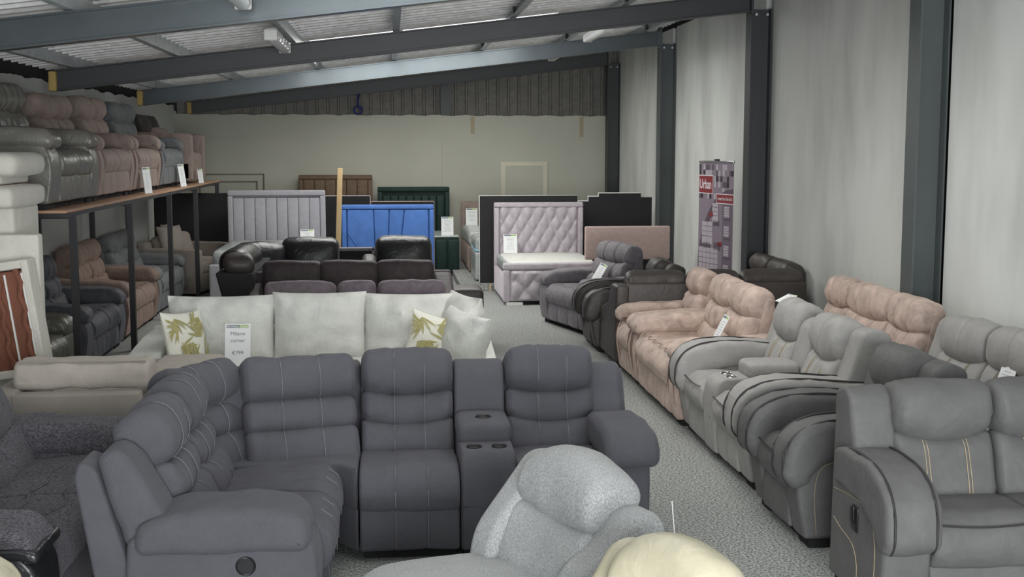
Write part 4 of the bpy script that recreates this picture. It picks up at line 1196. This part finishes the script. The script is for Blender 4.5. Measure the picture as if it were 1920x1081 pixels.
def green_bed():
    r = thing('green_bed', 'bottle green velvet bed with channelled headboard and box footboard', 'bed', (.43, 21.72, 0))
    part(r, 'headboard', 'green', lambda mb: rbox(mb, (0, .06, .70), (1.26, .06, 1.40), .02))
    border(r, 'green', 1.26, 1.37, .03, .11, .08, 0); channels(r, 'green', 1.08, 1.05, .2, 8, .07, 0)
    part(r, 'bed_base', 'green', lambda mb: rbox(mb, (0.02, -.8, .22), (1.2, 1.3, .36), .03))
    part(r, 'footboard', 'green', lambda mb: rbox(mb, (.02, -1.55, .33), (1.36, .3, .60), .03))
    for k in range(7): part(r, 'channel', 'green', lambda mb: rbox(mb, (-.56+k*.195, -1.70, .33), (.188, .04, .52), .015, (0, .012, 0)))
    part(r, 'mattress', 'plastic_wrap', lambda mb: rbox(mb, (0, -.8, .52), (1.16, 1.3, .24), .06, n=5, wob=.015))
    part(r, 'wrap', 'plastic_wrap', lambda mb: rbox(mb, (.02, -1.55, .64), (1.36, .32, .03), .012, n=5, wob=.01), 'teal-looking clear wrap over the footboard')
green_bed()
price_card('white price card on the green footboard', (.95, 20.2, .655), 0, 5, .20, .30, 'faint')
def mauve_bed():
    r = thing('mauve_bed', 'mauve bed with a wrapped mattress in the back bay left of the lined headboard', 'bed', (1.93, 21.5, .10))
    part(r, 'headboard', 'mauve', lambda mb: rbox(mb, (0, 0, .53), (1.36, .09, 1.05), .03))
    part(r, 'bed_base', 'mauve', lambda mb: rbox(mb, (0, -1.05, .22), (1.34, 1.96, .4), .03))
    part(r, 'mattress', 'plastic_wrap', lambda mb: rbox(mb, (0, -1.04, .53), (1.34, 1.94, .24), .07, (0, 0, .02), n=7, wob=.02))
mauve_bed()
price_card('white price card against the mauve headboard in the back bay', (1.42, 21.2, .755), 0, 7, .20, .29, 'faint')
def divan():
    r = thing('divan_bed', 'pale divan in clear wrap with a blue-edged mattress beside the lined headboard', 'bed', (1.95, 18.75, .10))
    part(r, 'bed_base', 'plastic_wrap', lambda mb: rbox(mb, (0, 0, .22), (1.36, 1.0, .42), .03, n=5, wob=.012))
    part(r, 'mattress', 'plastic_wrap', lambda mb: rbox(mb, (0, 0, .54), (1.34, 1.0, .22), .06, n=5, wob=.015))
    part(r, 'mattress_border', 'bluequilt', lambda mb: rbox(mb, (0, 0, .46), (1.352, 1.01, .03), .01))
divan()
def lilac_bed():
    r = thing('lilac_bed', 'lilac velvet bed with diamond buttoned headboard and footboard, white mattress', 'bed', (2.16, 17.72, 0))
    part(r, 'headboard', 'lilac', lambda mb: rbox(mb, (0, .03, .65), (1.30, .06, 1.26), .02))
    border(r, 'lilac', 1.30, 1.24, .06, .11, .07, 0)
    diamonds(r, 'buttoned_panel', 'lilac', 1.15, .84, .42, 0, .172, .29, .055)
    for s in (-1, 1): part(r, 'side_rail', 'lilac', lambda mb: rbox(mb, (s*.62, -.78, .22), (.06, 1.46, .36), .02))
    part(r, 'footboard', 'lilac', lambda mb: rbox(mb, (0, -1.52, .29), (1.30, .06, .48), .02))
    border(r, 'lilac', 1.32, .52, .04, .12, .085, -1.52)
    diamonds(r, 'buttoned_panel', 'lilac', 1.13, .41, .06, -1.55, .25, .30, .06)
    part(r, 'foot', 'white', lambda mb: (box(mb, -.62, -.40, -1.58, -1.46, 0, .04), box(mb, .40, .62, -1.58, -1.46, 0, .04)))
    part(r, 'mattress', 'quilt', lambda mb: rbox(mb, (0, -.76, .49), (1.2, 1.4, .16), .05, (0, 0, .03), n=8, wob=.012), 'white quilted mattress')
    part(r, 'mattress_border', 'bluequilt', lambda mb: rbox(mb, (0, -.76, .47), (1.215, 1.415, .10), .03, n=6, wob=.006), 'pale blue mattress side')
    part(r, 'wrap_fold', 'plastic_wrap', lambda mb: rbox(mb, (-.57, -.78, .49), (.11, 1.42, .15), .05, n=7, wob=.025), 'clear wrap bunched along the side')
lilac_bed()
price_card('white price card on the mattress in front of the lilac diamond headboard', (1.73, 17.52, .58), 2, 7, .20, .27, 'faint')
def pink_board():
    r = thing('blush_headboard', 'low blush pink headboard on wooden legs before the stepped black back', 'headboard', (3.14, 16.02, 0))
    part(r, 'pad', 'blush', lambda mb: rbox(mb, (0, 0, .835), (1.14, .08, .44), .02, (0, .004, 0), wob=.002))
    for x in (-.25, .46): part(r, 'leg', 'pine', lambda mb: box(mb, x-.03, x+.03, .0, .025, 0, .63))
pink_board()
price_card('white price card lying on the charcoal tufted loveseat', (2.33, 13.99, .50), -68, 28, .15, .29, 'faint', roll=12)
price_card('white price card leaning on the back of the pink two-seat sofa', (2.52, 9.42, .505), -90, 27, .155, .30, 'faint')
price_card('small white card lying over the headrest top of the pale grey recliner', (2.83, 8.66, .975), -80, 66, .13, .12, 'faint')

price_card('white price card at the right edge on the grey suede wall sofa', (3.63, 6.97, .52), -84, 20, .15, .30, 'faint')

# ------------------------------------------------------------------ display rack along the left wall with sofas on and under it
def rack():
    r = thing('display_rack', 'long black steel display rack with a varnished board top along left wall', 'rack', (-2.62, 10.62, 0))
    for a, b in ((-.30, 4.3), (4.31, 8.9)):
        part(r, 'top_board', 'wood', lambda mb: rbox(mb, (-.49, (a+b)/2, 1.572), (.98, b-a, .024), .004))
    for k in range(5):
        y = [0, 2.29, 4.58, 6.62, 8.76][k]
        part(r, 'post', 'steel_black', lambda mb: box(mb, -.055, 0, y-.0275, y+.0275, 0, 1.53))
        part(r, 'post', 'steel_black', lambda mb: box(mb, -.97, -.915, y-.0275, y+.0275, 0, 1.53))
        part(r, 'cross_rail', 'steel_black', lambda mb: box(mb, -.915, -.055, y-.02, y+.02, 1.50, 1.56))
    for x in (-.05, -.965):
        part(r, 'long_rail', 'steel_black', lambda mb: box(mb, x, x+.045, -.28, 8.88, 1.525, 1.559))
    part(r, 'end_rail', 'steel_black', lambda mb: box(mb, -.97, 0, -.30, -.26, 1.525, 1.559))
rack()
ZS = 1.585
LS = dict(arm='soft', pipe=None, scallop=0, stitch=None)
recliner('recliner_sofa', 'taupe leather recliner sofa on top of the rack, nearest the camera', 'sofa', 'tuft', (-2.72, 11.17, ZS), 90, ['A.32', 'S.56', 'S.54', 'A.24'], mat='taupe', by=.48, ty=.68, latch=1, H=1.08, ah=.64, pipe=None, scallop=0, th=(.09, .1, .14))
recliner('recliner_sofa', 'mauve brown velvet loveseat on the rack, directly beyond the taupe leather one', 'sofa', 'pink', (-2.72, 12.83, ZS), 90, ['A.2', 'S.6', 'S.6', 'A.2'], mat='mauve', by=.48, ty=.68, H=1.03, pipe='pipe_pink', th=(.09, .1, .14), seams=(.5,), scallop=0)
recliner('recliner_sofa', 'mauve brown velvet loveseat on the rack, next to the dark slate one', 'sofa', 'pink', (-2.72, 14.43, ZS), 90, ['A.18', 'S.58', 'S.58', 'A.18'], mat='mauve', by=.48, ty=.68, H=1.07, pipe='pipe_pink', th=(.09, .1, .14), seams=(.5,), scallop=0)
recliner('recliner_sofa', 'steel grey velvet loveseat on the rack between mauve loveseat and tub chair', 'sofa', 'tuft', (-2.72, 16.05, ZS), 90, ['A.18', 'S.62', 'S.62', 'A.18'], mat='steel', by=.48, ty=.68, H=1.06, scallop=0, pipe='pipe_grey', th=(.09, .1, .14), seams=(.5,))
box_sofa('tub_chair', 'small mauve tub chair at the far end of the rack top', 'armchair', 'mauve', (-2.74, 18.2, ZS), 90, 1.3, .85, .74, .70, .2, 1, sz=.42)
for i, (y, lab) in enumerate(((17.8, 'dark brown square cushion resting on the rack-top tub chair, nearer one'), (18.4, 'dark brown square cushion resting on the rack-top tub chair, farther one'))):
    q = thing('dark_cushion', lab, 'cushion', (-3.42, y, ZS+.80), 90)
    part(q, 'cover', 'velvet', lambda mb: pillow(mb, .5, .34, .2, T(rx=-15), seed=i*7))
price_card('white price card at the rack edge in front of the mauve loveseats', (-2.645, 13.95, ZS+.003), 78, 6, .2, .29, 'faint')
price_card('white price card at the rack edge in front of the steel grey loveseat', (-2.645, 16.3, ZS+.003), 78, 8, .2, .29, 'faint')
price_card('small white price card at the rack edge in front of the tub chair', (-2.66, 17.9, ZS+.003), 72, 6, .15, .2, 'faint')

recliner('recliner_sofa', 'olive grey leather recliner under the near end of the rack', 'sofa', 'tuft', (-2.80, 10.55, 0), 90, ['A.3', 'S.7', 'A.3'], mat='olive', by=.48, ty=.68, pipe=None, scallop=0, H=.98)
recliner('recliner_sofa', 'dark slate velvet recliner under the rack before the tan brown one', 'sofa', 'tuft', (-2.80, 12.45, 0), 90, ['A.28', 'S.58', 'S.58', 'A.28'], mat='slatedark', by=.48, ty=.68)
recliner('recliner_sofa', 'tan brown velvet recliner under the rack', 'sofa', 'pink', (-2.82, 14.42, 0), 90, ['A.26', 'S.65', 'S.65', 'A.26'], mat='brown', by=.48, ty=.68)
recliner('recliner_sofa', 'steel grey velvet recliner under the rack beyond the tan brown one', 'sofa', 'tuft', (-2.84, 16.42, 0), 90, ['A.26', 'S.78', 'S.72', 'A.26'], mat='steel', by=.48, ty=.68)
box_sofa('sofa', 'taupe chenille sofa with square arms on the floor at the rack far end', 'sofa', 'sand', (-2.55, 18.25, 0), 80, 1.55, .9, .80, .66, .2, 2)
for i, (x, y, rz, lab) in enumerate(((-3.1, 17.95, 60, 'taupe cushion leaning back on the chenille sofa, nearer one'), (-3.22, 18.5, 85, 'taupe cushion leaning back on the chenille sofa, farther one'))):
    o = thing('taupe_cushion', lab, 'cushion', (x, y, .74), rz)
    part(o, 'cover', 'sand', lambda mb: pillow(mb, .5, .5, .2, T(rx=-18), seed=i*9+2))

# ------------------------------------------------------------------ cream stack and cream sofa, left
def upturned():
    r = thing('upturned_sofa', 'cream sofa laid upside down on top of the stack at left edge', 'sofa', (-3.13, 9.45, 0))
    part(r, 'arm', 'cream', lambda mb: rbox(mb, (.20, .08, .84), (.44, .66, 1.66), .03, (.02, 0, 0), wob=.008))
    part(r, 'seat_frame', 'cream', lambda mb: rbox(mb, (.0, -.02, 1.74), (.96, .9, .15), .05, (0, .01, .015), wob=.008))
    part(r, 'lining_cloth', 'rust', lambda mb: rbox(mb, (-.05, -.02, 1.82), (.80, .84, .012), .004), 'rust brown underside cloth')
    part(r, 'seat_cushion', 'cream', lambda mb: rbox(mb, (.0, .05, 1.865), (.72, .7, .08), .03, wob=.006))
    part(r, 'back_cushion', 'cream', lambda mb: rbox(mb, (.02, .05, 1.97), (.92, .8, .16), .07, (.02, .02, .02), wob=.012))
upturned()
def on_end():
    r = thing('sofa_on_end', 'cream sofa section standing on end below the upturned sofa', 'sofa', (-2.645, 9.09, 0))
    part(r, 'frame', 'cream', lambda mb: rbox(mb, (.0, 0, .74), (.30, .12, 1.48), .02, wob=.004))
    part(r, 'arm', 'cream', lambda mb: rbox(mb, (-.30, .02, .60), (.28, .10, 1.16), .03))
on_end()
def rust_sofa():
    r = thing('rust_underside_sofa', 'cream sofa tipped on its side showing rust brown underside cloth', 'sofa', (-2.685, 8.92, 0))
    tf = T(0, 0, 0, ry=-7.5)
    part(r, 'frame', 'cream', lambda mb: (rbox(mb, (.31, 0, .64), (.05, .212, 1.29), .01, tf=tf), rbox(mb, (.0, 0, 1.26), (.66, .2, .06), .01, tf=tf), rbox(mb, (0, 0, .50), (.66, .2, .06), .01, tf=tf), rbox(mb, (.0, .08, .64), (.64, .04, 1.26), .01, tf=tf)))
    part(r, 'lining_cloth', 'rust', lambda mb: rbox(mb, (.0, -.03, .87), (.575, .12, .70), .02, wob=.006, tf=tf), 'rust brown underside cloth')
    for x in (.11, .255):
        part(r, 'cloth_fold', 'rust', lambda mb: tube(mb, [(x+.012*math.sin(k*1.7), -.10, .55+.68*k/14) for k in range(15)], .02, 8, tf), 'gathered rust cloth edge')
    for x in (.165, .282):
        part(r, 'frame_gap', 'white', lambda mb: box(mb, x-.006, x+.006, -.104, -.09, .54, 1.20, tf), 'pale frame strip between the cloth edges')
rust_sofa()
def cream_sofa():
    r = thing('cream_sofa', 'low stone coloured suede sofa seen side-on, left of blue corner recliner', 'sofa', (-1.50, 8.17, 0), 90)
    w, d = 1.24, .86
    part(r, 'plinth', 'cream2', lambda mb: rbox(mb, (0, d/2, .18), (w, d-.04, .28), .02))
    for s in (-1, 1):
        part(r, 'arm', 'cream2', lambda mb: rbox(mb, (s*(w/2-.06), d/2-.02, .335), (.12, d-.1, .55), .018, wob=.003))
    part(r, 'back_frame', 'cream2', lambda mb: rbox(mb, (0, d-.02, .34), (w-.02, .16, .58), .03, wob=.004))
    part(r, 'seat_cushion', 'stonecush', lambda mb: rbox(mb, (0, .36, .42), (w-.25, .74, .2), .06, (0, .01, .02), wob=.012))
cream_sofa()
o = thing('bolster_cushion', 'cream bolster cushion with soft creases lying on the stone sofa arm', 'cushion', (-1.90, 7.80, .70))
part(o, 'cover', 'stonecush', lambda mb: loft(mb, rp([(-.14, -.085), (-.15, .0), (-.12, .085), (.12, .085), (.15, 0), (.14, -.085)], .06, sub=.03), -.41, .41, er=.04, n=14, wob=.012, wf=9, ruck=.008))
part(o, 'piping', 'cream2', lambda mb: tube(mb, [(-.39+.78*k/10, -.115, .082) for k in range(11)], .005))
o = thing('seat_pad', 'pale ribbed cushion just right of the cream bolster, behind blue headrests', 'cushion', (-1.33, 8.15, .60))
part(o, 'cover', 'stonecush', lambda mb: rbox(mb, (0, 0, .02), (.44, .5, .16), .05, (0, .0, .02), wob=.01))

# ------------------------------------------------------------------ roll-up banner
def banner():
    r = thing('banner_stand', 'tall mauve roll-up banner headed Urban against the right wall', 'banner', (3.73, 13.80, 0), -76)
    w, h = .80, 1.93
    part(r, 'cassette', 'chrome', lambda mb: rbox(mb, (0, 0, .05), (w+.04, .16, .09), .03))
    part(r, 'sheet', 'midprint', lambda mb: box(mb, -w/2, w/2, -.001, .001, .08, h))
    part(r, 'top_rail', 'chrome', lambda mb: rbox(mb, (0, 0, h), (w+.01, .025, .025), .008))
    part(r, 'hook', 'black_plastic', lambda mb: box(mb, -.04, .04, -.005, .02, h+.01, h+.03))
    y = -.0035
    rnd = random.Random(4)
    def flat(x0, x1, z0, z1, yy=y): return lambda mb: box(mb, x0, x1, yy, yy+.0015, z0, z1)
    def mosaic(c):
        def fn(mb):
            for i in range(16):
                for j in range(6):
                    if rnd.random() < .33:
                        x = -w/2+i*w/16; z = h-.03-j*.066-.066
                        box(mb, x+.002, x+w/16-.002, y+.0012, y+.0022, z+.002, z+.064)
        return fn
    tag(part(r, 'mosaic_print', 'paleprint', mosaic(0)), kind='stuff'); tag(part(r, 'mosaic_print', 'plumprint', mosaic(1)), kind='stuff')
    def arc(mb):
        n = 20; v = []; f = []
        for rr in (1.02, .93):
            for k in range(n+1):
                t = R(90+90*k/n); v.append((w/2+rr*math.cos(t)*.80, y-.0004, h-1.32+rr*math.sin(t)))
        v = [(max(-w/2, x), a, z) for x, a, z in v]
        for k in range(n): f.append((k, k+1, n+2+k, n+1+k))
        mb.add(v, f)
    part(r, 'arc_print', 'plumprint', arc)
    part(r, 'picture_column', 'greyprint', flat(.16, w/2-.02, .1, 1.46))
    part(r, 'title_box', 'whiteprint', flat(-w/2+.0, -.06, h-.37, h-.155, y-.001))
    part(r, 'title_fill', 'redprint', flat(-w/2+.01, -.07, h-.36, h-.165, y-.002))
    part(r, 'subtitle_box', 'whiteprint', flat(.02, w/2, h-.475, h-.36, y-.001))
    part(r, 'subtitle_fill', 'redprint', flat(.03, w/2, h-.465, h-.37, y-.002))
    rot = (R(90), 0, 0)
    text_part(r, 'lettering', 'Urban', .15, (-.235, y-.003, h-.265), rot, 'whiteprint', .27, True)
    text_part(r, 'lettering', 'Create Your Own Sofa', .05, (.215, y-.003, h-.418), rot, 'whiteprint', .32, True)
    def sofa_icon(mb, cx, z, ww, hh, yy):
        n = max(1, int(ww/.09))
        for k in range(n):
            a = cx-ww/2+k*ww/n
            for j in range(3): box(mb, a+.003, a+ww/n-.003, yy-.001*(j % 2), yy+.001, z+hh*(.34+.22*j)+.003, z+hh*(.56+.22*j)-.003)
            box(mb, a+.003, a+ww/n-.003, yy, yy+.001, z, z+hh*.32)
    def icons(mat, items):
        tag(part(r, 'sofa_picture', mat, lambda mb: [sofa_icon(mb, *it, y-.001) for it in items]), kind='stuff')
    icons('paleprint', [(-.18, .98, .26, .26), (-.15, .66, .46, .28), (-.15, .36, .5, .26), (-.14, .1, .5, .2), (.0, 1.24, .14, .22)])
    icons('plumprint', [(-.19, .93, .16, .07), (.05, .92, .16, .09), (-.16, .62, .48, .05), (-.16, .32, .5, .05), (.02, 1.20, .16, .06)])
    icons('paleprint', [(.26, 1.30-.22*k, .12, .13) for k in range(6)])
    icons('plumprint', [(.28, 1.27-.22*k, .15, .05) for k in range(6)])
    for cx, z in ((-.10, 1.30), (.11, .97), (-.18, .335)):
        part(r, 'price_flash', 'redprint', flat(cx-.04, cx+.05, z, z+.05, y-.002))
banner()
